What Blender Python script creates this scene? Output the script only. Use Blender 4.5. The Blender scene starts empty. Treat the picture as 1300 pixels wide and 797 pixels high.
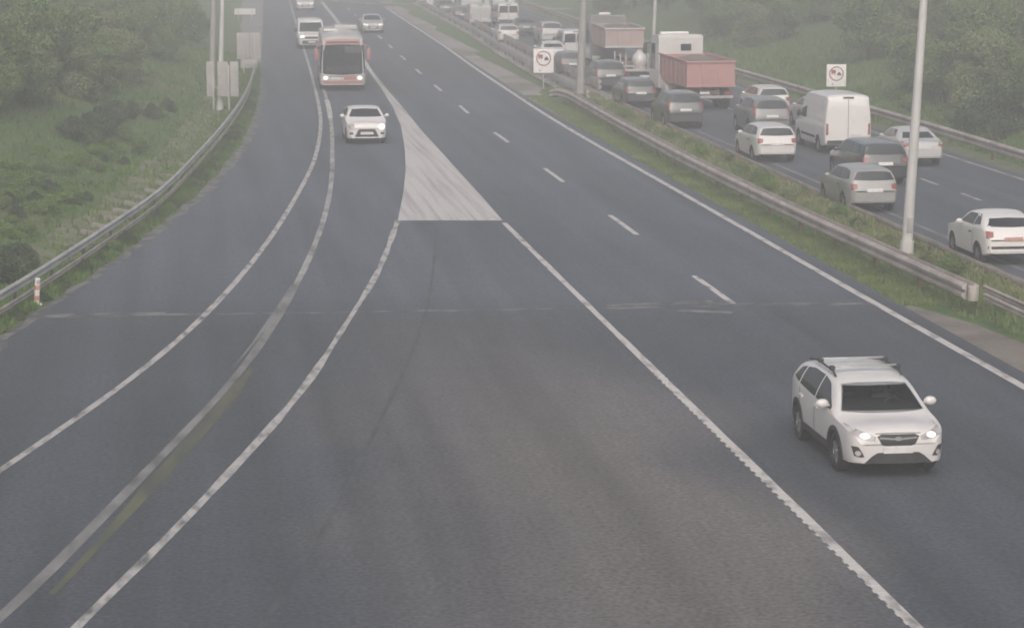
import bpy, bmesh, math, random
import numpy as np
from mathutils import Vector, Matrix, Euler
from mathutils.bvhtree import BVHTree

random.seed(7)
SC = bpy.context.scene
COL = SC.collection
R = math.radians

# ------------------------------------------------------------------ camera, sky, sun, exposure
FPX, CX, CY, CAM_H, VP = 3200.0, 650.0, 398.5, 9.6, (240.0, -110.0)
TH = math.atan((CY - VP[1]) / FPX)
YAW = math.atan((CX - VP[0]) * math.cos(TH) / FPX)
cam_data = bpy.data.cameras.new("camera")
cam_data.sensor_width = 36.0
cam_data.lens = 36.0 * FPX / 1300.0
cam_data.clip_start = 0.5
cam_data.clip_end = 3000.0
cam = bpy.data.objects.new("camera", cam_data)
COL.objects.link(cam)
cam.location = (0, 0, CAM_H)
cam.rotation_euler = (R(90) - TH, 0, -YAW)
SC.camera = cam

SUN_EL, SUN_AZ = R(40), R(188)
world = bpy.data.worlds.new("World")
SC.world = world
world.use_nodes = True
wn = world.node_tree
wn.nodes.clear()
w_out = wn.nodes.new("ShaderNodeOutputWorld")
w_bg = wn.nodes.new("ShaderNodeBackground")
w_sky = wn.nodes.new("ShaderNodeTexSky")
w_sky.sky_type = 'NISHITA'
w_sky.sun_disc = False
w_sky.sun_elevation = SUN_EL
w_sky.sun_rotation = SUN_AZ
w_sky.air_density = 1.0
w_sky.dust_density = 6.0
w_sky.ozone_density = 1.0
w_hs = wn.nodes.new("ShaderNodeHueSaturation")
w_hs.inputs['Saturation'].default_value = 0.62
wn.links.new(w_sky.outputs[0], w_hs.inputs['Color'])
wn.links.new(w_hs.outputs[0], w_bg.inputs[0])
w_bg.inputs[1].default_value = 0.118
wn.links.new(w_bg.outputs[0], w_out.inputs[0])

sun_data = bpy.data.lights.new("sun", 'SUN')
sun_data.energy = 1.0
sun_data.angle = R(60)
sun_data.color = (1.0, 0.95, 0.9)
sun = bpy.data.objects.new("sun", sun_data)
COL.objects.link(sun)
# sun direction: azimuth measured from +Y clockwise (behind the camera, slightly right)
sd = Vector((math.sin(SUN_AZ) * math.cos(SUN_EL), math.cos(SUN_AZ) * math.cos(SUN_EL), math.sin(SUN_EL)))
sun.rotation_euler = sd.to_track_quat('Z', 'Y').to_euler()

SC.view_settings.view_transform = 'Standard'
SC.view_settings.look = 'None'
SC.view_settings.gamma = 1.0
SC.view_settings.exposure = 0.22
SC.render.engine = 'CYCLES'
SC.cycles.use_denoising = True
SC.cycles.max_bounces = 6
SC.cycles.volume_bounces = 1
SC.cycles.pixel_filter_type = 'BLACKMAN_HARRIS'
SC.cycles.filter_width = 1.75

# ------------------------------------------------------------------ placement helper
def G(x, y, z=0.0):
    """where the sight line through a photo point meets the level z (X across the road, Y along it)"""
    u, v = x - CX, y - CY
    down = v * math.cos(TH) + FPX * math.sin(TH)
    fw = FPX * math.cos(TH) - v * math.sin(TH)
    t = (CAM_H - z) / down
    a, b = u * t, fw * t
    return (a * math.cos(YAW) + b * math.sin(YAW), -a * math.sin(YAW) + b * math.cos(YAW))

def pchip(xs, ys, q):
    xs, ys, q = np.asarray(xs, float), np.asarray(ys, float), np.asarray(q, float)
    h = np.diff(xs); d = np.diff(ys) / h
    m = np.zeros_like(ys)
    for i in range(1, len(xs) - 1):
        if d[i-1] * d[i] > 0:
            w1, w2 = 2*h[i] + h[i-1], h[i] + 2*h[i-1]
            m[i] = (w1 + w2) / (w1 / d[i-1] + w2 / d[i])
    m[0], m[-1] = d[0], d[-1]
    q = np.clip(q, xs[0], xs[-1])
    i = np.clip(np.searchsorted(xs, q) - 1, 0, len(xs) - 2)
    t = (q - xs[i]) / h[i]
    return ((2*t**3 - 3*t**2 + 1) * ys[i] + (t**3 - 2*t**2 + t) * h[i] * m[i]
            + (-2*t**3 + 3*t**2) * ys[i+1] + (t**3 - t**2) * h[i] * m[i+1])

# ------------------------------------------------------------------ materials
def new_mat(name):
    m = bpy.data.materials.new(name); m.use_nodes = True
    nt = m.node_tree
    return m, nt, nt.nodes['Principled BSDF']

def mottled(name, c1, c2, scale=3.0, rough=0.8, detail=5.0, stretch=(1, 1, 1), lo=0.35, hi=0.65, metal=0.0, bump=0.0, coat=0.0, fine=None, ior=1.45, spec=None):
    m, nt, b = new_mat(name)
    tc = nt.nodes.new("ShaderNodeTexCoord"); mp = nt.nodes.new("ShaderNodeMapping")
    mp.inputs['Scale'].default_value = stretch
    nt.links.new(tc.outputs['Object'], mp.inputs[0])
    n = nt.nodes.new("ShaderNodeTexNoise"); n.inputs['Scale'].default_value = scale; n.inputs['Detail'].default_value = detail
    nt.links.new(mp.outputs[0], n.inputs['Vector'])
    r = nt.nodes.new("ShaderNodeValToRGB")
    r.color_ramp.elements[0].position, r.color_ramp.elements[1].position = lo, hi
    r.color_ramp.elements[0].color = (*c1, 1); r.color_ramp.elements[1].color = (*c2, 1)
    nt.links.new(n.outputs['Fac'], r.inputs[0])
    out = r.outputs[0]
    if fine:
        n2 = nt.nodes.new("ShaderNodeTexNoise"); n2.inputs['Scale'].default_value = fine[0]; n2.inputs['Detail'].default_value = 3
        nt.links.new(tc.outputs['Object'], n2.inputs['Vector'])
        mr = nt.nodes.new("ShaderNodeMapRange")
        mr.inputs[1].default_value, mr.inputs[2].default_value = 0.25, 0.75
        mr.inputs[3].default_value, mr.inputs[4].default_value = 1 - fine[1], 1 + fine[1]
        nt.links.new(n2.outputs['Fac'], mr.inputs[0])
        mx = nt.nodes.new("ShaderNodeVectorMath"); mx.operation = 'SCALE'
        nt.links.new(out, mx.inputs[0]); nt.links.new(mr.outputs[0], mx.inputs['Scale'])
        out = mx.outputs[0]
    nt.links.new(out, b.inputs['Base Color'])
    b.inputs['Roughness'].default_value = rough
    b.inputs['Metallic'].default_value = metal
    if spec is not None: b.inputs['Specular IOR Level'].default_value = spec
    b.inputs['IOR'].default_value = ior
    if coat: b.inputs['Coat Weight'].default_value = coat; b.inputs['Coat Roughness'].default_value = 0.12
    if bump:
        bp = nt.nodes.new("ShaderNodeBump"); bp.inputs['Strength'].default_value = bump
        nt.links.new(n.outputs['Fac'], bp.inputs['Height']); nt.links.new(bp.outputs[0], b.inputs['Normal'])
    return m

def paint(name, c, dirt=0.12, rough=0.35, coat=0.5, metal=0.0):
    return mottled(name, tuple(v * (1 - dirt) for v in c), c, scale=1.7, rough=rough, lo=0.3, hi=0.6, coat=coat, metal=metal)

def glow(name, c, s, base=(0.8, 0.8, 0.8)):
    m, nt, b = new_mat(name)
    b.inputs['Base Color'].default_value = (*base, 1)
    b.inputs['Emission Color'].default_value = (*c, 1)
    b.inputs['Emission Strength'].default_value = s
    b.inputs['Roughness'].default_value = 0.2
    return m

M = {}
M['paint_white'] = paint('paint_white', (0.76, 0.73, 0.715), 0.06)
M['paint_offwhite'] = paint('paint_offwhite', (0.68, 0.655, 0.64), 0.10)
M['paint_silver'] = paint('paint_silver', (0.50, 0.49, 0.485), 0.10, 0.4)
M['paint_grey'] = paint('paint_grey', (0.22, 0.22, 0.22), 0.12, 0.35, 0.8)
M['verge_mix'] = mottled('verge_mix', (0.185, 0.175, 0.14), (0.31, 0.29, 0.275), scale=0.35, rough=0.95, lo=0.36, hi=0.56, fine=(5, 0.2), stretch=(1, .4, 1))
M['paint_dark'] = paint('paint_dark', (0.05, 0.053, 0.058), 0.2, 0.3, 1.0)
M['paint_darkgrey'] = paint('paint_darkgrey', (0.085, 0.088, 0.092), 0.2, 0.3, 1.0)
M['paint_red'] = mottled('paint_red', (0.42, 0.225, 0.208), (0.48, 0.262, 0.244), scale=1.2, rough=0.55, lo=0.3, hi=0.7)
M['paint_rust'] = mottled('paint_rust', (0.44, 0.30, 0.28), (0.42, 0.36, 0.345), scale=1.6, rough=0.7, lo=0.4, hi=0.6)
M['paint_brown'] = mottled('paint_brown', (0.10, 0.065, 0.05), (0.22, 0.14, 0.10), scale=4, rough=0.8)
M['paint_midgrey'] = paint('paint_midgrey', (0.34, 0.335, 0.33), 0.12, 0.35, 0.8)
M['cladding'] = mottled('cladding', (0.03, 0.03, 0.032), (0.05, 0.05, 0.05), scale=6, rough=0.65)
M['coach_red'] = mottled('coach_red', (0.38, 0.17, 0.15), (0.44, 0.21, 0.185), scale=2, rough=0.4)
M['glass'] = mottled('glass', (0.02, 0.025, 0.03), (0.035, 0.04, 0.048), scale=2.2, rough=0.08, ior=1.5, spec=0.28)
def clear_glass():
    m, nt, b = new_mat('windscreen_glass')
    b.inputs['Base Color'].default_value = (0.55, 0.58, 0.60, 1)
    b.inputs['Roughness'].default_value = 0.03
    tr = nt.nodes.new("ShaderNodeBsdfTransparent"); tr.inputs[0].default_value = (0.62, 0.66, 0.68, 1)
    gl = nt.nodes.new("ShaderNodeBsdfGlossy"); gl.inputs['Roughness'].default_value = 0.04
    fr = nt.nodes.new("ShaderNodeFresnel"); fr.inputs[0].default_value = 1.4
    mx = nt.nodes.new("ShaderNodeMixShader")
    nt.links.new(fr.outputs[0], mx.inputs[0]); nt.links.new(tr.outputs[0], mx.inputs[1]); nt.links.new(gl.outputs[0], mx.inputs[2])
    out = [n for n in nt.nodes if n.type == 'OUTPUT_MATERIAL'][0]
    nt.links.new(mx.outputs[0], out.inputs['Surface'])
    return m
M['windscreen'] = clear_glass()
M['seat_cloth'] = mottled('seat_cloth', (0.05, 0.05, 0.052), (0.085, 0.085, 0.09), scale=9, rough=0.9)
M['skin'] = mottled('skin', (0.36, 0.22, 0.16), (0.42, 0.27, 0.2), scale=6, rough=0.6)
M['shirt'] = mottled('shirt', (0.30, 0.32, 0.36), (0.40, 0.42, 0.46), scale=5, rough=0.9)
M['hair'] = mottled('hair', (0.03, 0.022, 0.016), (0.05, 0.038, 0.03), scale=20, rough=0.7)
M['tyre'] = mottled('tyre', (0.018, 0.018, 0.018), (0.035, 0.034, 0.032), scale=14, rough=0.85)
M['rim'] = mottled('rim', (0.25, 0.25, 0.25), (0.36, 0.36, 0.37), scale=5, rough=0.35, metal=0.6)
M['lamp_on'] = glow('lamp_on', (1.0, 0.96, 0.94), 0.75)
M['lamp_dim'] = glow('lamp_dim', (1.0, 0.97, 0.95), 0.35)
M['lamp_clear'] = mottled('lamp_clear', (0.30, 0.28, 0.28), (0.50, 0.47, 0.46), scale=8, rough=0.12)
M['lamp_red'] = mottled('lamp_red', (0.24, 0.06, 0.055), (0.32, 0.09, 0.08), scale=8, rough=0.2)
M['plate_white'] = mottled('plate_white', (0.62, 0.61, 0.6), (0.72, 0.71, 0.7), scale=9, rough=0.4)
M['plate_red'] = mottled('plate_red', (0.42, 0.23, 0.21), (0.50, 0.30, 0.27), scale=9, rough=0.4)
M['chrome'] = mottled('chrome', (0.5, 0.5, 0.5), (0.62, 0.62, 0.62), scale=7, rough=0.25, metal=0.8)
M['galv_grille'] = mottled('galv_grille', (0.20, 0.20, 0.20), (0.28, 0.28, 0.28), scale=6, rough=0.35)
M['galv'] = mottled('galv', (0.34, 0.33, 0.33), (0.50, 0.49, 0.48), scale=1.3, rough=0.55, metal=0.15, fine=(9, 0.12))
M['galv_dirty'] = mottled('galv_dirty', (0.29, 0.25, 0.23), (0.44, 0.395, 0.37), scale=1.1, rough=0.7, fine=(7, 0.15))
M['pole'] = mottled('pole', (0.50, 0.49, 0.48), (0.62, 0.60, 0.59), scale=2.2, rough=0.45, metal=0.1, stretch=(3, 3, 0.4))
M['pole_dull'] = mottled('pole_dull', (0.30, 0.285, 0.28), (0.38, 0.36, 0.35), scale=2.2, rough=0.6, stretch=(3, 3, 0.4))
M['sign_white'] = mottled('sign_white', (0.84, 0.81, 0.80), (0.90, 0.87, 0.86), scale=4, rough=0.4)
M['sign_back'] = mottled('sign_back', (0.33, 0.315, 0.31), (0.42, 0.40, 0.395), scale=2.5, rough=0.5)
M['sign_red'] = mottled('sign_red', (0.28, 0.08, 0.08), (0.34, 0.11, 0.10), scale=4, rough=0.4)
M['sign_black'] = mottled('sign_black', (0.03, 0.03, 0.03), (0.06, 0.05, 0.05), scale=4, rough=0.5)
M['concrete'] = mottled('concrete', (0.15, 0.13, 0.112), (0.235, 0.208, 0.185), scale=0.7, rough=0.9, fine=(6, 0.14))
M['concrete_grey'] = mottled('concrete_grey', (0.20, 0.195, 0.19), (0.30, 0.29, 0.285), scale=0.6, rough=0.9, fine=(6, 0.12))
M['band_orange'] = mottled('band_orange', (0.5, 0.22, 0.15), (0.58, 0.30, 0.22), scale=5, rough=0.5)
M['paint_pearl'] = paint('paint_pearl', (0.67, 0.645, 0.635), 0.08)
M['paint_coach'] = paint('paint_coach', (0.52, 0.50, 0.49), 0.12)
M['block_concrete'] = mottled('block_concrete', (0.22, 0.20, 0.185), (0.32, 0.295, 0.275), scale=3, rough=0.9)
M['gravel'] = mottled('gravel', (0.20, 0.19, 0.16), (0.36, 0.335, 0.315), scale=0.5, rough=0.95, lo=.38, hi=.6, fine=(5, .2), stretch=(1, .3, 1))
M['panel_white'] = mottled('panel_white', (0.66, 0.64, 0.63), (0.78, 0.75, 0.74), scale=0.8, rough=0.6)
M['bark'] = mottled('bark', (0.06, 0.045, 0.035), (0.12, 0.09, 0.07), scale=5, rough=0.9)
M['reed'] = mottled('reed', (0.16, 0.13, 0.08), (0.24, 0.20, 0.12), scale=2, rough=0.9)

def foliage_mat(name, dark, light):
    m = mottled(name, dark, light, scale=0.7, rough=0.75, lo=0.38, hi=0.62, detail=3, fine=(2.5, 0.25))
    return m
M['leaf_dark'] = foliage_mat('leaf_dark', (0.038, 0.068, 0.03), (0.08, 0.122, 0.05))
M['leaf_mid'] = foliage_mat('leaf_mid', (0.082, 0.135, 0.045), (0.145, 0.212, 0.072))
M['leaf_light'] = foliage_mat('leaf_light', (0.10, 0.17, 0.032), (0.155, 0.235, 0.055))
M['leaf_olive'] = foliage_mat('leaf_olive', (0.11, 0.142, 0.058), (0.175, 0.212, 0.092))
M['grass'] = mottled('grass', (0.075, 0.10, 0.042), (0.125, 0.155, 0.06), scale=0.45, rough=0.95, lo=0.3, hi=0.7, fine=(3.0, 0.3))
M['grass_dry'] = mottled('grass_dry', (0.115, 0.14, 0.065), (0.185, 0.185, 0.11), scale=0.8, rough=0.95, fine=(4, 0.3))
M['blade'] = mottled('blade', (0.105, 0.15, 0.05), (0.18, 0.235, 0.08), scale=0.6, rough=0.9, lo=0.35, hi=0.65)
M['blade_bank'] = mottled('blade_bank', (0.062, 0.118, 0.022), (0.115, 0.185, 0.04), scale=0.6, rough=0.9, lo=0.35, hi=0.65)
M['blade_dry'] = mottled('blade_dry', (0.20, 0.18, 0.10), (0.32, 0.28, 0.17), scale=0.8, rough=0.9)

def ground_mat():
    """grass with dry earth showing in patches"""
    m, nt, b = new_mat('ground_cover')
    tc = nt.nodes.new("ShaderNodeTexCoord")
    def noise(scale, detail=4):
        n = nt.nodes.new("ShaderNodeTexNoise"); n.inputs['Scale'].default_value = scale; n.inputs['Detail'].default_value = detail
        nt.links.new(tc.outputs['Object'], n.inputs['Vector']); return n
    def ramp(src, a, ca, c, cc):
        r = nt.nodes.new("ShaderNodeValToRGB"); e = r.color_ramp.elements
        e[0].position, e[1].position = a, c; e[0].color = (*ca, 1); e[1].color = (*cc, 1)
        nt.links.new(src, r.inputs[0]); return r.outputs[0]
    g = ramp(noise(0.35).outputs['Fac'], 0.3, (0.052, 0.102, 0.022), 0.7, (0.092, 0.15, 0.036))
    d = ramp(noise(2.0).outputs['Fac'], 0.3, (0.12, 0.115, 0.065), 0.7, (0.17, 0.15, 0.09))
    mask = ramp(noise(0.12, 5).outputs['Fac'], 0.5, (0, 0, 0), 0.78, (.8, .8, .8))
    mix = nt.nodes.new("ShaderNodeMix"); mix.data_type = 'RGBA'
    nt.links.new(mask, mix.inputs[0]); nt.links.new(g, mix.inputs[6]); nt.links.new(d, mix.inputs[7])
    n2 = noise(4.0, 3)
    mr = nt.nodes.new("ShaderNodeMapRange")
    mr.inputs[1].default_value, mr.inputs[2].default_value, mr.inputs[3].default_value, mr.inputs[4].default_value = 0.25, 0.75, 0.65, 1.35
    nt.links.new(n2.outputs['Fac'], mr.inputs[0])
    sc = nt.nodes.new("ShaderNodeVectorMath"); sc.operation = 'SCALE'
    nt.links.new(mix.outputs[2], sc.inputs[0]); nt.links.new(mr.outputs[0], sc.inputs['Scale'])
    nt.links.new(sc.outputs[0], b.inputs['Base Color'])
    b.inputs['Roughness'].default_value = 0.95
    return m
M['ground'] = ground_mat()

def asphalt_mat(name, base, brown=None, beyond=None):
    """worn asphalt: long wheel tracks, broad repairs, fine stone grain, a browner area near the camera"""
    m, nt, b = new_mat(name)
    tc = nt.nodes.new("ShaderNodeTexCoord")
    def noise(scale, detail, stretch=(1, 1, 1)):
        mp = nt.nodes.new("ShaderNodeMapping"); mp.inputs['Scale'].default_value = stretch
        nt.links.new(tc.outputs['Object'], mp.inputs[0])
        n = nt.nodes.new("ShaderNodeTexNoise"); n.inputs['Scale'].default_value = scale; n.inputs['Detail'].default_value = detail
        nt.links.new(mp.outputs[0], n.inputs['Vector'])
        return n.outputs['Fac']
    def mapr(src, a, c, lo, hi):
        r = nt.nodes.new("ShaderNodeMapRange")
        for i, v in enumerate((a, c, lo, hi)): r.inputs[i+1].default_value = v
        nt.links.new(src, r.inputs[0]); return r.outputs[0]
    def mul(a, c):
        n = nt.nodes.new("ShaderNodeMath"); n.operation = 'MULTIPLY'
        nt.links.new(a, n.inputs[0]); nt.links.new(c, n.inputs[1]); return n.outputs[0]
    k = mul(mul(mapr(noise(1.1, 3, (1, 0.03, 1)), .3, .7, .80, 1.20), mapr(noise(0.09, 4), .3, .7, .90, 1.10)),
            mul(mapr(noise(11, 9), .32, .68, .62, 1.38), mapr(noise(1.6, 6), .3, .7, .93, 1.07)))
    col = nt.nodes.new("ShaderNodeMix"); col.data_type = 'RGBA'
    col.inputs[6].default_value = (*base, 1)
    col.inputs[7].default_value = (*(brown or base), 1)
    col.inputs[0].default_value = 0
    if brown:
        # the browner patch lies between the gore lines near the camera
        sx = nt.nodes.new("ShaderNodeSeparateXYZ"); nt.links.new(tc.outputs['Object'], sx.inputs[0])
        wob = mapr(noise(0.10, 2), .2, .8, -2.5, 2.5)
        ax = nt.nodes.new("ShaderNodeMath"); ax.operation = 'ADD'
        nt.links.new(sx.outputs['X'], ax.inputs[0]); nt.links.new(wob, ax.inputs[1])
        e1 = mapr(ax.outputs[0], 1.6, 5.5, 0, 1); e2 = mapr(ax.outputs[0], 8.0, 10.5, 1, 0)
        e3 = mapr(sx.outputs['Y'], 44, 62, 1, 0)
        nt.links.new(mul(mul(e1, e2), e3), col.inputs[0])
    surf = col.outputs[2]
    if beyond:
        # a newer, paler surface begins at the cross joint
        c2 = nt.nodes.new("ShaderNodeMix"); c2.data_type = 'RGBA'
        nt.links.new(surf, c2.inputs[6]); c2.inputs[7].default_value = (*beyond, 1)
        nt.links.new(mapr(sx.outputs['Y'], 58.5, 63.5, 0, 1), c2.inputs[0])
        surf = c2.outputs[2]
    sc = nt.nodes.new("ShaderNodeVectorMath"); sc.operation = 'SCALE'
    nt.links.new(surf, sc.inputs[0]); nt.links.new(k, sc.inputs['Scale'])
    nt.links.new(sc.outputs[0], b.inputs['Base Color'])
    b.inputs['Roughness'].default_value = 0.85
    bp = nt.nodes.new("ShaderNodeBump"); bp.inputs['Strength'].default_value = 0.15; bp.inputs['Distance'].default_value = 0.02
    nt.links.new(noise(14, 4), bp.inputs['Height']); nt.links.new(bp.outputs[0], b.inputs['Normal'])
    return m
M['asphalt'] = asphalt_mat('asphalt', (0.060, 0.068, 0.083), (0.136, 0.125, 0.124), (0.084, 0.097, 0.121))
M['asphalt_far'] = asphalt_mat('asphalt_far', (0.074, 0.085, 0.105))
M['seal'] = mottled('seal', (0.05, 0.054, 0.062), (0.088, 0.092, 0.10), scale=1.2, rough=0.8)
M['joint'] = mottled('joint', (0.08, 0.08, 0.085), (0.21, 0.205, 0.20), scale=1.5, rough=0.9, lo=0.4, hi=0.6)

def worn_paint(name, c, keep=0.45, soft=0.12, scale=2.2, under=(0.06, 0.061, 0.065), stretch=(1, 0.3, 1)):
    return mottled(name, under, c, scale=scale, rough=0.75, detail=8, lo=keep - soft, hi=keep + soft, stretch=stretch)
M['line'] = worn_paint('line_paint', (0.46, 0.44, 0.425), 0.40, 0.14, scale=4)
M['line_strong'] = worn_paint('line_paint_fresh', (0.55, 0.525, 0.51), 0.36, 0.14, scale=4)
M['line_worn'] = worn_paint('line_paint_worn', (0.42, 0.405, 0.395), 0.42, 0.2)
M['line_ghost'] = worn_paint('line_paint_ghost', (0.26, 0.256, 0.25), 0.42, 0.25)
M['gore'] = mottled('gore_paint', (0.34, 0.32, 0.312), (0.55, 0.525, 0.51), scale=1.5, rough=0.8, detail=9, lo=0.30, hi=0.55, stretch=(3.0, 0.05, 1))
M['moss'] = mottled('moss_paint', (0.07, 0.075, 0.066), (0.15, 0.155, 0.085), scale=1.2, rough=0.9, lo=0.42, hi=0.80, stretch=(1, 0.25, 1))

# ------------------------------------------------------------------ object helpers
def link(name, me, parent=None):
    o = bpy.data.objects.new(name, me); COL.objects.link(o)
    if parent is not None: o.parent = parent
    return o

def mesh_from(name, verts, faces, mats, smooth=False, sharp=None, idx=None):
    me = bpy.data.meshes.new(name)
    me.from_pydata([tuple(v) for v in verts], [], faces)
    for m in (mats if isinstance(mats, (list, tuple)) else [mats]): me.materials.append(m)
    if idx: me.polygons.foreach_set('material_index', idx)
    if smooth:
        me.polygons.foreach_set('use_smooth', [True] * len(me.polygons))
        if sharp: me.set_sharp_from_angle(angle=R(sharp))
    me.update()
    return me

def tag(o, label, cat, group=None, kind=None):
    if label: o['label'] = label
    if cat: o['category'] = cat
    if group: o['group'] = group
    if kind: o['kind'] = kind
    return o

def empty(name, loc=(0, 0, 0), rz=0.0):
    o = bpy.data.objects.new(name, None); COL.objects.link(o)
    o.location = loc; o.rotation_euler = (0, 0, rz); o.empty_display_size = 0.3
    return o

def copy_tree(o, parent=None):
    c = o.copy(); COL.objects.link(c)
    if parent is not None: c.parent = parent
    for ch in o.children: copy_tree(ch, c)
    return c

class MB:
    """collects simple shapes into one mesh"""
    def __init__(s): s.bm = bmesh.new()
    def box(s, c, d, bev=0.0, rot=None, taper=None):
        r = bmesh.ops.create_cube(s.bm, size=1.0)
        vs = r['verts']
        for v in vs:
            v.co = Vector((v.co.x * d[0], v.co.y * d[1], v.co.z * d[2]))
            if taper and v.co.z > 0: v.co.x *= taper[0]; v.co.y *= taper[1]
        if bev:
            es = list({e for v in vs for e in v.link_edges})
            rb = bmesh.ops.bevel(s.bm, geom=es, offset=bev, segments=2, affect='EDGES', profile=0.6)
            vs = list({v for f in rb['faces'] for v in f.verts} | {v for v in vs if v.is_valid})
        mt = Matrix.Translation(c)
        if rot: mt = mt @ Euler(rot).to_matrix().to_4x4()
        bmesh.ops.transform(s.bm, matrix=mt, verts=vs)
        return s
    def tube(s, a, b, r0, r1=None, n=12):
        a, b = Vector(a), Vector(b); d = b - a
        r1 = r0 if r1 is None else r1
        mt = Matrix.Translation((a + b) / 2) @ d.to_track_quat('Z', 'Y').to_matrix().to_4x4()
        bmesh.ops.create_cone(s.bm, cap_ends=True, segments=n, radius1=r0, radius2=r1, depth=d.length, matrix=mt)
        return s
    def ball(s, c, r, n=12, rot=None):
        mt = Matrix.Translation(c)
        if rot: mt = mt @ Euler(rot).to_matrix().to_4x4()
        mt = mt @ Matrix.Diagonal((*r, 1))
        bmesh.ops.create_uvsphere(s.bm, u_segments=n, v_segments=max(6, n // 2), radius=1.0, matrix=mt)
        return s
    def prism(s, pts, axis, a, b):
        """polygon pts (2-D) extruded between a and b on the axis ('x','y','z')"""
        def p3(p, t): return {'x': (t, p[0], p[1]), 'y': (p[0], t, p[1]), 'z': (p[0], p[1], t)}[axis]
        v0 = [s.bm.verts.new(p3(p, a)) for p in pts]; v1 = [s.bm.verts.new(p3(p, b)) for p in pts]
        n = len(pts)
        s.bm.faces.new(v0); s.bm.faces.new(v1[::-1])
        for i in range(n): s.bm.faces.new((v0[i], v0[(i+1) % n], v1[(i+1) % n], v1[i]))
        bmesh.ops.recalc_face_normals(s.bm, faces=s.bm.faces[:])
        return s
    def lathe(s, prof, axis='x', n=28, c=(0, 0, 0), caps=True):
        """prof: (offset along the axis, radius)"""
        rings = []
        for (t, r) in prof:
            ring = []
            for k in range(n):
                a = 2 * math.pi * k / n
                ca, sa = r * math.cos(a), r * math.sin(a)
                p = (t, ca, sa) if axis == 'x' else (ca, sa, t)
                ring.append(s.bm.verts.new((p[0] + c[0], p[1] + c[1], p[2] + c[2])))
            rings.append(ring)
        for i in range(len(rings) - 1):
            for k in range(n):
                s.bm.faces.new((rings[i][k], rings[i][(k+1) % n], rings[i+1][(k+1) % n], rings[i+1][k]))
        if caps: s.bm.faces.new(rings[0][::-1]); s.bm.faces.new(rings[-1])
        bmesh.ops.recalc_face_normals(s.bm, faces=s.bm.faces[:])
        return s
    def mesh(s, name, mat, smooth=True, sharp=35):
        me = bpy.data.meshes.new(name)
        bmesh.ops.recalc_face_normals(s.bm, faces=s.bm.faces[:])
        s.bm.to_mesh(me); s.bm.free()
        me.materials.append(mat)
        if smooth:
            me.polygons.foreach_set('use_smooth', [True] * len(me.polygons))
            me.set_sharp_from_angle(angle=R(sharp))
        return me
    def build(s, name, mat, parent=None, smooth=True, sharp=35):
        return link(name, s.mesh(name, mat, smooth, sharp), parent)

def structure(o, kind='structure'):
    o['kind'] = kind; return o

# ------------------------------------------------------------------ measured lines on the ground (photo points -> world)
def world_line(px, pre=None, post=None, n=90):
    pts = [G(*p) for p in px]
    pts.sort(key=lambda p: p[1])
    if pre is not None: pts = [pre] + pts
    if post is not None: pts = pts + [post]
    ys = [p[1] for p in pts]; xs = [p[0] for p in pts]
    return ys, xs

def smooth_line(ys, xs, step=2.0, passes=2):
    q = np.arange(ys[0], ys[-1] + 0.01, step)
    v = pchip(ys, xs, q)
    for _ in range(passes):
        w = v.copy(); w[1:-1] = (v[:-2] + 2 * v[1:-1] + v[2:]) / 4; v = w
    return q, v

def road_shift(y):
    """the whole road bends gently to the right far away"""
    t = max(0.0, y - 112.0)
    return 0.0215 * (t - 18.0 * (1 - math.exp(-t / 18.0)))

EDGE_L = smooth_line(*world_line([(0, 430), (55, 390), (140, 335), (200, 290), (260, 240), (310, 180), (328, 130), (332, 80), (335, 0)], pre=(-8.5, 20)))
RAIL_L = smooth_line([40, 60.4, 64.2, 72.6, 82.1, 95.2, 112.8, 127.6, 146.9, 290], [-9.0, -4.6, -3.95, -2.6, -1.2, 0.1, 1.6, 2.6, 3.5, 6.9])
MED_R = smooth_line([30, 58, 67.3, 75.8, 87.6, 105.3, 126.7, 134], [19.4, 18.6, 18.4, 18.25, 18.2, 18.4, 18.9, 19.05])
FAR_R = smooth_line([40, 91.2, 105.4, 121.4, 142.8, 162.7, 300], [30.9, 31.1, 31.3, 31.3, 31.3, 31.6, 35.0])
MID_A = smooth_line([126, 130.1, 159.5, 201, 233.8, 275], [19.9, 20.0, 20.7, 22.2, 23.0, 24.0])
MID_B = smooth_line([126, 146, 168.7, 202.2, 239.3, 275], [22.0, 22.3, 22.9, 23.8, 25.0, 26.0])
def rail_x(tab, y): return float(np.interp(y, tab[0], tab[1]))
def edge_left(y): return float(np.interp(y, EDGE_L[0], EDGE_L[1]))
def rail_left(y): return float(np.interp(y, RAIL_L[0], RAIL_L[1]))

def height(x, y):
    z = -0.02
    d = rail_left(y) - x - 1.0
    if d > 0:
        z += 0.34 * d * d / (d + 1.2) if d < 26 else 0.34 * 26 * 26 / 27.2 + 0.05 * (d - 26)
    d = x - (33.0 + road_shift(y))
    if d > 0:
        z += 0.26 * d * d / (d + 3.0) if d < 40 else 0.26 * 1600 / 43 + 0.08 * (d - 40)
    if 19.0 + road_shift(y) < x < 21.2 + road_shift(y): z += 0.10
    if x < 40: z += 0.05 * math.sin(x * 1.3 + y * 0.31) * min(1.0, max(0.0, abs(z)))
    return z

def on_ground(px, py):
    """first point where the sight line through a photo point meets the terrain"""
    for k in range(4000):
        z = 12.0 - k * 0.004
        if z > CAM_H - 0.5: continue
        x, y = G(px, py, z)
        if y > 900: continue
        if height(x, y) >= z - 0.004: return (x, y, height(x, y))
    x, y = G(px, py, 0); return (x, y, height(x, y))

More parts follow.
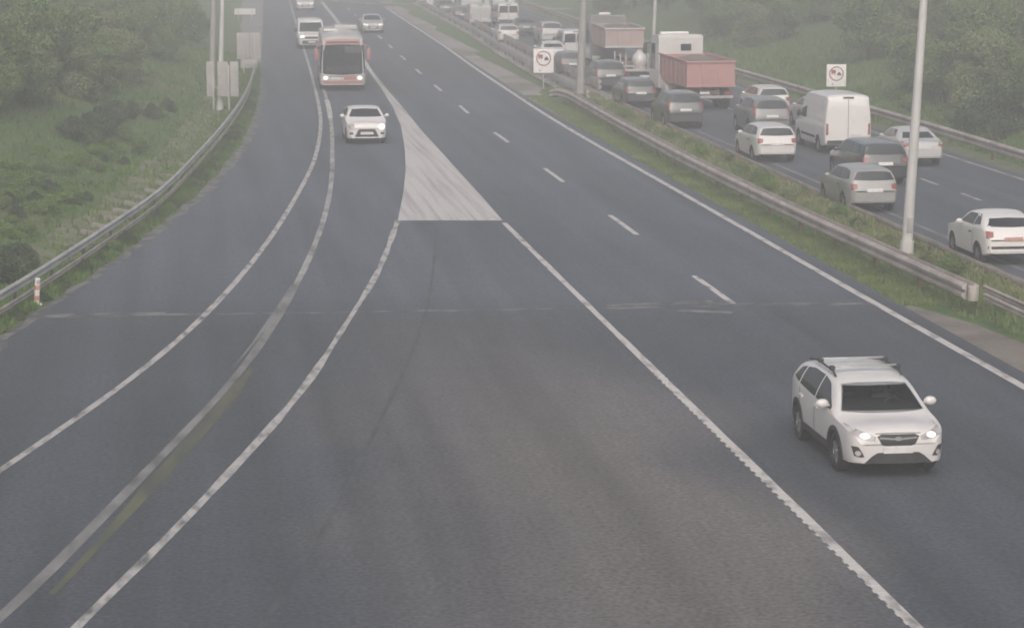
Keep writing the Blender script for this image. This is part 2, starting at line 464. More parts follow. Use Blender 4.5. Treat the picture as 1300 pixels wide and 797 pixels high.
# ------------------------------------------------------------------ terrain and roads
xs_t = [-260, -200, -150, -110, -80, -60, -48] + list(np.arange(-40, 46, 0.75)) + [48, 52, 56, 62, 70, 80, 95, 115, 140, 180, 230, 300]
ys_t = [-60, -20, 0, 15, 25] + list(np.arange(30, 180, 2.0)) + list(np.arange(180, 340, 6.0)) + [360, 400, 460, 540, 640, 760, 900]
tv = [(x, y, height(x, y)) for y in ys_t for x in xs_t]
nx = len(xs_t)
tf = [(j*nx+i, j*nx+i+1, (j+1)*nx+i+1, (j+1)*nx+i) for j in range(len(ys_t)-1) for i in range(nx-1)]
structure(link('ground', mesh_from('ground', tv, tf, M['ground'], smooth=True)))

def strip_mesh(name, left, right, z, mat, lift=None):
    """left/right: equal-length lists of (x, y)"""
    v = []
    for a, b in zip(left, right):
        v += [(a[0], a[1], z), (b[0], b[1], z)]
    f = [(2*i, 2*i+1, 2*i+3, 2*i+2) for i in range(len(left)-1)]
    return structure(link(name, mesh_from(name, v, f, mat)))

yy = list(np.arange(-40, 330, 3.0))
strip_mesh('road', [(edge_left(max(20.0, min(y, 285.0))) - (0 if y >= 20 else (20 - y) * 0.19) + (0.02 * (y - 285) if y > 285 else 0), y) for y in yy],
           [(17.35 + road_shift(y), y) for y in yy], 0.0, M['asphalt'])
strip_mesh('carriageway', [(21.7 + road_shift(y) * 1.0, y) for y in yy], [(30.6 + road_shift(y), y) for y in yy], 0.0, M['asphalt_far'])

def ribbon(name, pts, w, z, mat, wobble=0.0, kind='structure'):
    """a painted line of width w along (x, y) points; w may be a list"""
    v, f = [], []
    n = len(pts)
    for i, p in enumerate(pts):
        a, b = pts[max(0, i-1)], pts[min(n-1, i+1)]
        d = Vector((b[0]-a[0], b[1]-a[1])).normalized()
        ww = (w[i] if isinstance(w, (list, tuple)) else w) * (1 + random.uniform(-wobble, wobble)) / 2
        v += [(p[0] - d.y*ww, p[1] + d.x*ww, z), (p[0] + d.y*ww, p[1] - d.x*ww, z)]
    f = [(2*i, 2*i+1, 2*i+3, 2*i+2) for i in range(n-1)]
    o = link(name, mesh_from(name, v, f, mat)); o['kind'] = kind
    return o

def line_pts(px, pre=None, post=None, step=1.5):
    q, v = smooth_line(*world_line(px, pre, post), step=step)
    return list(zip(v.tolist(), q.tolist()))

LZ = 0.004
A_PX = [(0, 597), (180, 470), (260, 400), (330, 320), (370, 260), (400, 200), (407, 150), (398, 105), (385, 60), (367, 0)]
B_PX = [(0, 785), (160, 625), (310, 465), (360, 390), (400, 310), (418, 250), (422, 200), (418, 140), (410, 110)]
C_PX = [(95, 797), (200, 695), (300, 590), (380, 500), (440, 410), (480, 345), (505, 280)]
ribbon('edge_line', line_pts(A_PX, pre=(-5.5, 36)), 0.165, LZ, M['line'], 0.08)
bl = line_pts(B_PX, pre=(-3.6, 31))
ribbon('faded_line', [p for p in bl if p[1] < 66], 0.19, LZ, M['line_ghost'], 0.15)
ribbon('doubled_line', [(p[0] - .04 - .012*(68 - p[1]), p[1]) for p in bl if 53 < p[1] < 67], [.10*min(1, (p[1] - 52.5)/5) for p in bl if 53 < p[1] < 67], LZ - 0.0005, M['line_ghost'], 0.3)
ribbon('worn_line', [p for p in bl if p[1] >= 64.5], 0.17, LZ + 0.001, M['line_worn'], 0.1)
ribbon('patched_line', [p for p in bl if 118 < p[1] < 133], 0.24, LZ + 0.003, M['line_strong'])
ribbon('moss_line', [(p[0] + 0.20 + .010*(54 - p[1]), p[1]) for p in bl if 34 < p[1] < 54], [0.05 + 0.27 * min(1, max(0, (p[1] - 33) / 12)) * min(1, (54.5 - p[1]) / 5) for p in bl if 34 < p[1] < 54], LZ, M['moss'], 0.25)
ribbon('merge_line', line_pts(C_PX, pre=(-3.0, 28)), 0.155, LZ, M['line'], 0.3)
D_PX = [(1165, 797), (1000, 634), (900, 537), (800, 440), (700, 342), (637, 280)]
dl = line_pts(D_PX, pre=(9.6, 24))
ribbon('gore_line', dl, 0.17, LZ, M['line_strong'], 0.1)
# ribs of the rumble line in the near part
rb = MB()
for k in range(60):
    y = 27 + k * 0.42
    rb.box((9.62, y + random.uniform(-.05, .05), 0.009), (random.uniform(.17, .205), random.uniform(.14, .2), 0.008))
structure(rb.build('rumble_line', M['line_strong'], smooth=False))
# painted gore nose
gl = [G(*p) for p in [(505, 280), (512, 245), (515, 215), (514, 190), (509, 160), (498, 135), (484, 112), (466, 88), (452, 65), (436, 42), (420, 20), (406, 2)]]
gr = [G(*p) for p in [(638, 280), (612, 250), (586, 222), (562, 195), (536, 167), (516, 142), (495, 118), (474, 92), (458, 66), (442, 43), (425, 20), (410, 2)]]
def dens(pts, m=6):
    out = []
    for a, b in zip(pts[:-1], pts[1:]):
        out += [(a[0]+(b[0]-a[0])*t/m, a[1]+(b[1]-a[1])*t/m) for t in range(m)]
    return out + [pts[-1]]
strip_mesh('gore_marking', dens(gl), dens(gr), LZ, M['gore'])
er = line_pts([(1300, 491), (1100, 379), (900, 265), (750, 180), (620, 98), (560, 56), (520, 30), (487, 8)], pre=(16.8, 25), step=3)
ribbon('median_line', er, 0.21, LZ, M['line_strong'], 0.04)
# broken lane line
dv, df = [], []
for y0 in (46.6, 63.3, 77.1, 92.3, 108.4, 124.2, 139.8, 154.8, 169.6, 184.0, 198.5, 213.0, 228, 242, 257):
    x0 = 13.25 + road_shift(y0) * 0.95
    if y0 < 50: continue
    s = len(dv)
    sl = 0.02 if y0 > 120 else 0.0
    for (dx, dy) in ((-.085, -2.5), (.085, -2.5), (.085, 2.5), (-.085, 2.5)): dv.append((x0 + dx + dy*sl, y0 + dy, LZ))
    df.append((s, s+1, s+2, s+3))
structure(link('lane_dashes', mesh_from('lane_dashes', dv, df, M['line_strong'])))
dv, df = [], []
for k in range(34):
    y0 = 73.3 + k * 5.0; x0 = 26.4 + road_shift(y0); s = len(dv)
    for (dx, dy) in ((-.07, -1.1), (.07, -1.1), (.07, 1.1), (-.07, 1.1)): dv.append((x0 + dx, y0 + dy, LZ))
    df.append((s, s+1, s+2, s+3))
structure(link('queue_lane_dashes', mesh_from('queue_lane_dashes', dv, df, M['line'])))
ribbon('verge_line', [(30.0 + road_shift(y), y) for y in np.arange(40, 300, 4.0)], 0.16, LZ, M['line_worn'])
ribbon('queue_edge_line', [(22.35 + road_shift(y), y) for y in np.arange(40, 300, 4.0)], 0.16, LZ, M['line_ghost'])
# cross joint, sealed crack, repair marks
ribbon('road_joint', [G(x, 403 - 0.0155 * x + random.uniform(-.5, .5)) for x in range(30, 1120, 20)], [random.uniform(.08, .3) for _ in range(30, 1120, 20)], 0.003, M['joint'])
ribbon('sealed_crack', line_pts([(555, 290), (540, 400), (480, 540), (400, 690), (330, 797)], pre=(-.6, 27)), 0.07, 0.003, M['seal'], 0.6)
for (pa, pb, w) in (((770, 388), (905, 383), .35), ((860, 394), (930, 397), .3), ((40, 402), (210, 398), .5), ((900, 386), (1095, 385), .2)):
    a, b = G(*pa), G(*pb)
    ribbon('repair_strip', [(a[0]+(b[0]-a[0])*t/10, a[1]+(b[1]-a[1])*t/10) for t in range(11)], w, 0.0045, M['joint'], 0.35)

# paved aprons in the median and beside the far road
def quad(name, px, z, mat):
    pts = [G(*p) for p in px]
    return structure(link(name, mesh_from(name, [(p[0], p[1], z) for p in pts], [tuple(range(len(pts)))], mat)))
strip_mesh('median_apron', [(17.36, y) for y in (25, 40, 48, 53, 57, 60)], [(20.2, 25), (19.6, 40), (19.0, 48), (18.65, 53), (18.3, 57), (17.6, 60)], -0.006, M['concrete'])
strip_mesh('median_verge', [(17.36 + road_shift(y), y) for y in range(118, 300, 6)], [(rail_x(MID_A, max(y, 127)) - .62 + .2*math.sin(y*.11), y) for y in range(118, 300, 6)], -0.006, M['verge_mix'])
strip_mesh('median_gravel', [(rail_x(MID_A, y) - .5, y) for y in range(127, 275, 5)], [(rail_x(MID_B, y) - .2, y) for y in range(127, 275, 5)], 0.16, M['gravel'])
strip_mesh('far_kerb', [(21.15 + road_shift(y), y) for y in range(30, 320, 5)], [(21.69 + road_shift(y), y) for y in range(30, 320, 5)], 0.06, M['concrete'])
strip_mesh('far_shoulder', [(30.61 + road_shift(y), y) for y in range(30, 320, 5)], [(31.5 + road_shift(y), y) for y in range(30, 320, 5)], -0.004, M['grass_dry'])
strip_mesh('paved_verge', [(rail_left(y) - 0.2 - min(1.2, (y - 150) * .03), y) for y in range(152, 300, 6)], [(edge_left(min(y, 285)) - 0.02, y) for y in range(152, 300, 6)], -0.004, M['concrete_grey'])

ribbon('dusty_road_edge', [(edge_left(y) + .10 + .12*math.sin(y*1.7), y) for y in np.arange(52, 150, 1.5)], [random.uniform(.1, .5) for _ in np.arange(52, 150, 1.5)], 0.0035, M['joint'])
lv_, lf_ = [], []
ly_ = list(np.arange(70, 150, 2.0))
for y in ly_:
    for dx in (-.5, -1.3, -2.1):
        x_ = rail_left(y) + dx + random.uniform(-.15, .15); lv_.append((x_, y, height(x_, y) + .035))
for i_ in range(len(ly_) - 1):
    for q_ in (0, 1): lf_.append((i_*3 + q_, i_*3 + q_ + 1, i_*3 + q_ + 4, i_*3 + q_ + 3))
structure(link('dry_verge', mesh_from('dry_verge', lv_, lf_, M['grass_dry'], smooth=True)))

# ------------------------------------------------------------------ vehicles: lofted bodies with projected glass and lamps
def circ(cx, cz, rx, rz=None, n=10):
    rz = rx if rz is None else rz
    top = [(cx - rx*math.cos(math.pi*i/n), cz + rz*math.sin(math.pi*i/n)) for i in range(n+1)]
    bot = [(cx - rx*math.cos(math.pi*i/n), cz - rz*math.sin(math.pi*i/n)) for i in range(n+1)]
    return top, bot

def mirror_pts(c): return [(-p[0], p[1]) for p in c][::-1]

def loft(spec):
    L, W = spec['L'], spec['W']
    ss = sorted(set([0, 0.03, 0.08, 0.15, 0.25] + list(np.round(np.linspace(0.3, L - 0.3, spec.get('n', 34)), 3)) + [L - 0.25, L - 0.15, L - 0.08, L - 0.03, L]))
    f = lambda k: pchip(*zip(*spec[k]), ss)
    top, belt, hw, sill = f('top'), f('belt'), f('plan'), f('sill')
    tum = spec.get('tum', 0.36); crown = spec.get('crown', 0.05)
    verts, faces = [], []
    ring = 0
    for i, s in enumerate(ss):
        y = s - L / 2
        t, w, sl = top[i], hw[i], sill[i]
        b = min(belt[i], t - 0.04)
        wb = w * 0.985
        wt = max(0.2, wb * spec.get('topk', 0.955) - tum * (t - b))
        cr = crown
        mid = b - (b - sl) * 0.35
        half = [(0, t), (wt*.4, t - cr*.12), (wt*.72, t - cr*.42), (wt*.92, t - cr*.85), (wt + .012, t - cr*1.5)]
        e = half[-1]
        for k in (.12, .35, .65, .9):
            half.append((e[0] + (wb - e[0])*k + .018*math.sin(k*math.pi), e[1] + (b - e[1])*k))
        half += [(wb, b), (w*.997, b - .05), (w, mid), (w*.995, mid - (mid - sl)*.45), (w*.985, sl + .09), (w*.96, sl + .02), (w*.88, sl), (w*.4, sl)]
        pts = [(p[0], y, p[1]) for p in half] + [(0, y, sl)] + [(-p[0], y, p[1]) for p in half[:0:-1]]
        ring = len(pts)
        verts += pts
    for i in range(len(ss) - 1):
        for k in range(ring):
            a, b2 = i*ring + k, i*ring + (k+1) % ring
            faces.append((a, b2, b2 + ring, a + ring))
    faces.append(tuple(range(ring))[::-1])
    faces.append(tuple((len(ss)-1)*ring + k for k in range(ring)))
    return verts, faces

def wheel_meshes(r, w, spokes=5, steel=False):
    t = MB().lathe([(-w/2, r*.66), (-w/2, r*.93), (-w*.36, r), (w*.36, r), (w/2, r*.93), (w/2, r*.66), (0, r*.64)], 'x', caps=False)
    tm = t.mesh('tyre', M['tyre'])
    b = MB().lathe([(-.02, r*.655), (.0, r*.66), (.02, r*.6), (-.01, r*.58), (-.02, r*.2)], 'x', n=24)
    b.lathe([(-.02, r*.2), (.035, r*.17), (.04, r*.05)], 'x', n=14)
    if not steel:
        for k in range(spokes):
            a = 2*math.pi*k/spokes
            b.box((.015, math.cos(a)*r*.38, math.sin(a)*r*.38), (.03, r*.48, r*.15), rot=(a, 0, 0))
    else:
        b.lathe([(.0, r*.6), (.02, r*.45), (.02, r*.2)], 'x', n=18)
    return tm, b.mesh('rim', M['rim'])

class Kit:
    """all the part meshes of one vehicle type; place() makes a vehicle from them"""
    def __init__(s, spec):
        s.spec = spec; s.parts = []
        v, f = loft(spec)
        me = mesh_from('body', v, f, [M['paint_white'], M['cladding']], smooth=True, sharp=40)
        bm = bmesh.new(); bm.from_mesh(me); bmesh.ops.recalc_face_normals(bm, faces=bm.faces[:]); bm.to_mesh(me)
        s.bvh = BVHTree.FromBMesh(bm); bm.free()
        L, W, r = spec['L'], spec['W'], spec['r']
        if spec.get('arches', True):
            cb = bmesh.new()
            for sw in spec['axles']:
                for sx in (-1, 1):
                    mt = Matrix.Translation((sx*(W/2 - .05), sw - L/2, r)) @ Matrix.Rotation(R(90), 4, 'Y')
                    bmesh.ops.create_cone(cb, cap_ends=True, segments=32, radius1=r + .065, radius2=r + .065, depth=.56, matrix=mt)
            cm = bpy.data.meshes.new('cut'); cb.to_mesh(cm); cb.free()
            cm.materials.append(M['paint_white']); cm.materials.append(M['cladding'])
            cm.polygons.foreach_set('material_index', [1]*len(cm.polygons))
            bo = link('body', me); co = link('cutter', cm)
            if spec.get('cabin'):
                # hollow cabin reached through the windscreen opening
                for pts_, a_, b_ in (([(-.575, 1.375), (.575, 1.375), (.725, 1.035), (-.725, 1.035)], .45, 3.0), ([(-.70, 1.0345), (.70, 1.0345), (.70, .60), (-.70, .60)], 1.25, 2.99)):
                    q_ = MB().prism(pts_, 'y', a_ - L/2, b_ - L/2).mesh('cabin_cut', M['cladding'], False)
                    q_.materials.clear(); q_.materials.append(M['paint_white']); q_.materials.append(M['cladding'])
                    q_.polygons.foreach_set('material_index', [1]*len(q_.polygons))
                    c2 = link('cabin_cutter', q_)
                    m2 = bo.modifiers.new('c', 'BOOLEAN'); m2.object = c2; m2.operation = 'DIFFERENCE'; m2.solver = 'EXACT'
            md = bo.modifiers.new('b', 'BOOLEAN'); md.object = co; md.operation = 'DIFFERENCE'; md.solver = 'EXACT'
            dg = bpy.context.evaluated_depsgraph_get(); dg.update()
            me2 = bpy.data.meshes.new_from_object(bo.evaluated_get(dg))
            bpy.data.objects.remove(bo); bpy.data.objects.remove(co)
            for o_ in [o_ for o_ in bpy.data.objects if o_.name.startswith('cabin_cutter')]: bpy.data.objects.remove(o_)
            me = me2
            me.polygons.foreach_set('use_smooth', [True]*len(me.polygons)); me.set_sharp_from_angle(angle=R(38))
        s.body = me
        s.tyre, s.rim = wheel_meshes(r, spec.get('tw', .21), spec.get('spokes', 5), spec.get('steel', False))
    def patch(s, name, view, top, bot, mat, rows=6, off=.008, depth=.03, cols=None, painted=False, parent=None):
        """a panel that follows the body: top and bottom outlines drawn in the front/rear/side view"""
        def res(c, n):
            d = [0]
            for a, b in zip(c[:-1], c[1:]): d.append(d[-1] + math.hypot(b[0]-a[0], b[1]-a[1]))
            q = np.linspace(0, d[-1], n)
            return list(zip(np.interp(q, d, [p[0] for p in c]), np.interp(q, d, [p[1] for p in c])))
        n = cols or 10
        if len(top) == len(bot) and len(top) > 6: tp, bt = top, bot; n = len(top)
        else: tp, bt = res(top, n), res(bot, n)
        dirs = {'front': Vector((0, 1, 0)), 'rear': Vector((0, -1, 0)), 'left': Vector((1, 0, 0)), 'right': Vector((-1, 0, 0)), 'top': Vector((0, 0, -1))}
        d = dirs[view]
        V, F = [], []
        for j in range(rows + 1):
            for i in range(n):
                h = tp[i][0] + (bt[i][0]-tp[i][0])*j/rows; z = tp[i][1] + (bt[i][1]-tp[i][1])*j/rows
                p = Vector((h, 0, z)) if view in ('front', 'rear') else (Vector((0, h, z)) if view in ('left', 'right') else Vector((h, z, 0)))
                hit = s.bvh.ray_cast(p - d*20, d)
                if hit[0] is None:
                    hit = s.bvh.find_nearest(p - d*1.0)
                V.append(hit[0] - d*off)
        for j in range(rows):
            for i in range(n-1):
                a = j*n + i
                F.append((a, a+1, a+n+1, a+n))
        rim = [i for i in range(n)] + [(j*n + n-1) for j in range(1, rows+1)] + [rows*n + i for i in range(n-2, -1, -1)] + [j*n for j in range(rows-1, 0, -1)]
        base = len(V)
        for k in rim: V.append(V[k] + d*depth)
        for k in range(len(rim)):
            a, b = rim[k], rim[(k+1) % len(rim)]
            F.append((a, b, base + (k+1) % len(rim), base + k))
        me = mesh_from(name, V, F, mat, smooth=True, sharp=45)
        bm = bmesh.new(); bm.from_mesh(me); bmesh.ops.remove_doubles(bm, verts=bm.verts[:], dist=1e-5)
        bmesh.ops.recalc_face_normals(bm, faces=bm.faces[:]); bm.to_mesh(me); bm.free()
        s.parts.append((name, me, painted, parent))
        return s
    def both(s, name, view, top, bot, mat, **k):
        s.patch(name, view, top, bot, mat, **k)
        s.patch(name, view, mirror_pts(top), mirror_pts(bot), mat, **k)
        return s
    def sides(s, name, top, bot, mat, **k):
        for v in ('left', 'right'): s.patch(name, v, top, bot, mat, **k)
        return s
    def solid(s, name, mb, mat, painted=False, parent=None, sharp=35):
        s.parts.append((name, mb.mesh(name, mat, True, sharp), painted, parent)); return s
    def mirrors(s, sc, z, mat='paint_white', size=(.10, .06, .075), painted=True, gap=.09):
        L, W = s.spec['L'], s.spec['W']
        for sx in (-1, 1):
            m = MB().ball((sx*(W/2 + gap), sc - L/2, z), size, 12).box((sx*(W/2 - .02), sc - L/2, z - .03), (.2, .04, .03))
            s.solid('mirror', m, M[mat], painted)
        return s
    def place(s, name, label, cat, loc, rz, paint_mat, group=None, swap=None):
        root = empty(name, loc, rz); tag(root, label, cat, group)
        sp = s.spec; L, W, r = sp['L'], sp['W'], sp['r']
        def recolour(o):
            o.material_slots[0].link = 'OBJECT'; o.material_slots[0].material = paint_mat
        b = link('body', s.body, root); recolour(b)
        made = {}
        for (nm, me, painted, parent) in s.parts:
            o = link(nm, me, made.get(parent, root))
            made[nm] = o
            if painted: recolour(o)
            elif swap and nm in swap:
                o.material_slots[0].link = 'OBJECT'; o.material_slots[0].material = swap[nm]
        for sw in sp['axles']:
            for sx in (-1, 1):
                w = link('wheel', s.tyre, root)
                w.location = (sx*(W/2 - sp.get('tw', .21)/2 - .015), sw - L/2, r)
                if sx < 0: w.rotation_euler = (0, 0, math.pi)
                rm = link('rim', s.rim, w); rm.location = (sp.get('tw', .21)/2 - .045, 0, 0)
        return root

def common_lamps(k, z, x0, x1, h, L):
    pass

# --- crossover (the car nearest the camera)
S = dict(cabin=True, L=4.45, W=1.78, r=.345, tw=.225, axles=(.90, 3.535), n=44, crown=.055, spokes=5,
         top=[(0, .70), (.03, .80), (.10, .88), (.30, .935), (.60, .955), (.80, .985), (.88, 1.01), (1.62, 1.42), (1.85, 1.48), (2.5, 1.525), (3.3, 1.515), (3.86, 1.445), (4.0, 1.39), (4.27, 1.10), (4.38, 1.02), (4.45, .90)],
         belt=[(0, .64), (.10, .79), (.35, .86), (.9, .93), (2.0, .99), (3.2, 1.06), (3.9, 1.12), (4.25, 1.04), (4.45, .85)],
         plan=[(0, .66), (.05, .74), (.15, .81), (.40, .865), (.9, .895), (2.2, .90), (3.5, .895), (4.1, .845), (4.35, .76), (4.45, .66)],
         sill=[(0, .30), (.3, .27), (.8, .27), (3.7, .28), (4.2, .34), (4.45, .42)])
crossover = Kit(S)
k = crossover
H = lambda s: s - S['L']/2
k.patch('windscreen', 'front', [(-.59, 1.39), (-.3, 1.415), (.3, 1.415), (.59, 1.39)], [(-.745, 1.03), (-.35, 1.012), (.35, 1.012), (.745, 1.03)], M['windscreen'], rows=10, cols=14)
k.patch('rear_window', 'rear', [(-.52, 1.40), (.52, 1.40)], [(-.64, 1.13), (.64, 1.13)], M['glass'])
k.sides('side_window', [(H(1.28), 1.05), (H(1.86), 1.37), (H(2.26), 1.43)], [(H(1.28), 1.01), (H(1.8), 1.02), (H(2.26), 1.04)], M['glass'])
k.sides('side_window', [(H(2.34), 1.435), (H(3.0), 1.44), (H(3.34), 1.40)], [(H(2.34), 1.045), (H(3.0), 1.075), (H(3.38), 1.10)], M['glass'])
k.sides('quarter_window', [(H(3.42), 1.40), (H(3.66), 1.35)], [(H(3.46), 1.11), (H(3.84), 1.16)], M['glass'])
k.patch('grille', 'front', [(-.37, .765), (-.30, .80), (.30, .80), (.37, .765)], [(-.29, .625), (-.24, .605), (.24, .605), (.29, .625)], M['cladding'], rows=4)
k.patch('grille_bar', 'front', [(-.33, .755), (-.1, .735), (0, .73), (.1, .735), (.33, .755)], [(-.33, .73), (-.1, .71), (0, .70), (.1, .71), (.33, .73)], M['galv_grille'], rows=2, off=.018, parent='grille')
k.patch('badge', 'front', *circ(0, .725, .065, .035), M['galv_grille'], rows=3, off=.026, parent='grille')
k.both('headlight', 'front', [(-.80, .90), (-.66, .865), (-.50, .81), (-.385, .765)], [(-.81, .80), (-.66, .745), (-.50, .705), (-.41, .70)], M['lamp_clear'], rows=5, off=.012)
k.both('headlight_bulb', 'front', *circ(-.585, .78, .085, .045), M['lamp_on'], rows=5, off=.03)
k.both('fog_lamp_housing', 'front', [(-.80, .60), (-.70, .60), (-.62, .47)], [(-.76, .44), (-.68, .42), (-.60, .42)], M['cladding'], rows=4, off=.012)
k.both('fog_lamp', 'front', *circ(-.705, .485, .045), M['lamp_clear'], rows=3, off=.025)
k.patch('lower_intake', 'front', [(-.46, .43), (-.36, .49), (.36, .49), (.46, .43)], [(-.60, .305), (-.3, .30), (.3, .30), (.60, .305)], M['cladding'], rows=4, off=.012)
k.patch('number_plate', 'front', [(-.26, .585), (.26, .585)], [(-.26, .475), (.26, .475)], M['plate_white'], rows=2, off=.02)
k.sides('sill_cladding', [(H(1.32), .44), (H(3.12), .44)], [(H(1.32), .30), (H(3.12), .30)], M['cladding'], rows=3, off=.014)
for sw in S['axles']:
    n = 16
    out = [(H(sw) - .47*math.cos(math.pi*i/n), S['r'] - .02 + .475*math.sin(math.pi*i/n)) for i in range(n+1)]
    inn = [(H(sw) - .412*math.cos(math.pi*i/n), S['r'] - .02 + .412*math.sin(math.pi*i/n)) for i in range(n+1)]
    k.sides('arch_cladding', out, inn, M['cladding'], rows=2, off=.016)
for a, b in ((1.25, 2.28), (2.36, 3.36)):
    k.sides('door_seam', [(H(b) - .008, 1.03), (H(b) + .008, 1.03)], [(H(b) - .008, .46), (H(b) + .008, .46)], M['cladding'], rows=4, off=.004, cols=3)
    k.sides('door_handle', [(H(b) - .26, .92), (H(b) - .08, .93)], [(H(b) - .26, .885), (H(b) - .08, .895)], M['paint_offwhite'], rows=2, off=.03)
k.patch('bumper_seam', 'front', [(-.40, .815), (0, .825), (.40, .815)], [(-.40, .803), (0, .813), (.40, .803)], M['cladding'], rows=1, off=.004)
k.mirrors(1.42, 1.09, size=(.12, .075, .085))
for sx in (-1, 1):
    m = MB()
    pr = [(1.95, 1.475), (2.15, 1.54), (3.2, 1.55), (3.75, 1.48)]
    for a, b in zip(pr[:-1], pr[1:]): m.tube((sx*.60, H(a[0]), a[1]), (sx*.60, H(b[0]), b[1]), .02, n=8)
    k.solid('roof_rail', m, M['cladding'])
for sy in (2.20, 3.0):
    m = MB().box((0, H(sy), 1.605), (1.16, .075, .03), .01)
    k.solid('roof_bar', m, M['chrome'])
    for sx in (-1, 1): k.solid('bar_foot', MB().box((sx*.60, H(sy), 1.575), (.09, .11, .08), .015), M['cladding'])
for sx in (-1, 1):
    k.solid('front_seat', MB().box((sx*.36, H(2.35), .86), (.46, .16, .62), .06, rot=(R(14), 0, 0)).box((sx*.36, H(2.08), .64), (.46, .5, .12), .05), M['seat_cloth'])
    k.solid('headrest', MB().box((sx*.36, H(2.46), 1.24), (.26, .10, .17), .04), M['seat_cloth'])
k.solid('dashboard', MB().box((0, H(1.36), .93), (1.34, .22, .16), .05), M['cladding'])
k.solid('steering_wheel', MB().lathe([(-.015, .19), (.0, .205), (.015, .19), (.015, .165), (-.015, .165)], 'z', n=24, c=(0, 0, 0), caps=False), M['cladding'])
_sw = k.parts[-1][1]; _sw.transform(Matrix.Translation((.36, H(1.58), .96)) @ Matrix.Rotation(R(62), 4, 'X'))
k.solid('rear_view_mirror', MB().box((0, H(1.74), 1.31), (.22, .04, .06), .02), M['cladding'])
k.both('tail_light', 'rear', [(-.80, 1.0), (-.55, .98)], [(-.80, .86), (-.55, .87)], M['lamp_red'], rows=3)

def at_px(px, py, dx=0.0): 
    x, y = G(px, py); return (x + dx, y)

k.place('crossover_car', 'white crossover car with roof bars and lit headlights, nearest the camera', 'car', (11.85, 42.0 + S['L']/2 - .90, 0), R(.5), M['paint_pearl'])

def seated_driver(loc, rz):
    """torso, neck, head and both arms as one skinned body; hands close on the wheel rim"""
    P = [(.36, H(2.20), .70), (.36, H(2.24), .88), (.36, H(2.25), 1.04), (.36, H(2.24), 1.12), (.36, H(2.22), 1.20), (.36, H(2.21), 1.29),
         (.19, H(2.22), 1.03), (.14, H(2.02), .88), (.22, H(1.72), .97), (.24, H(1.63), 1.0),
         (.53, H(2.22), 1.03), (.58, H(2.02), .88), (.50, H(1.72), .97), (.48, H(1.63), 1.0)]
    E_ = [(0, 1), (1, 2), (2, 3), (3, 4), (4, 5), (2, 6), (6, 7), (7, 8), (8, 9), (2, 10), (10, 11), (11, 12), (12, 13)]
    rad = [.15, .16, .13, .055, .085, .07, .065, .05, .036, .038, .065, .05, .036, .038]
    me = bpy.data.meshes.new('person'); me.from_pydata(P, E_, []); o = link('person', me)
    md = o.modifiers.new('skin', 'SKIN'); 
    for v_, r_ in zip(me.skin_vertices[0].data, rad): v_.radius = (r_, r_)
    me.skin_vertices[0].data[0].use_root = True
    sb_ = o.modifiers.new('sub', 'SUBSURF'); sb_.levels = 2; sb_.render_levels = 2
    dg = bpy.context.evaluated_depsgraph_get(); dg.update()
    m2 = bpy.data.meshes.new_from_object(o.evaluated_get(dg)); bpy.data.objects.remove(o)
    m2.materials.clear(); m2.materials.append(M['shirt']); m2.materials.append(M['skin'])
    for p_ in m2.polygons:
        c_ = p_.center; p_.use_smooth = True
        p_.material_index = 1 if (c_.z > 1.11 or c_.y < H(1.74)) else 0
    b_ = link('person', m2); b_.location = loc; b_.rotation_euler = (0, 0, rz)
    tag(b_, 'driver in a grey shirt holding the wheel of the white crossover', 'person')
    MB().ball((.36, H(2.235), 1.30), (.088, .10, .075), 14).build('hair', M['hair'], b_)
seated_driver((11.85, 42.0 + S['L']/2 - .90, 0), R(.5))

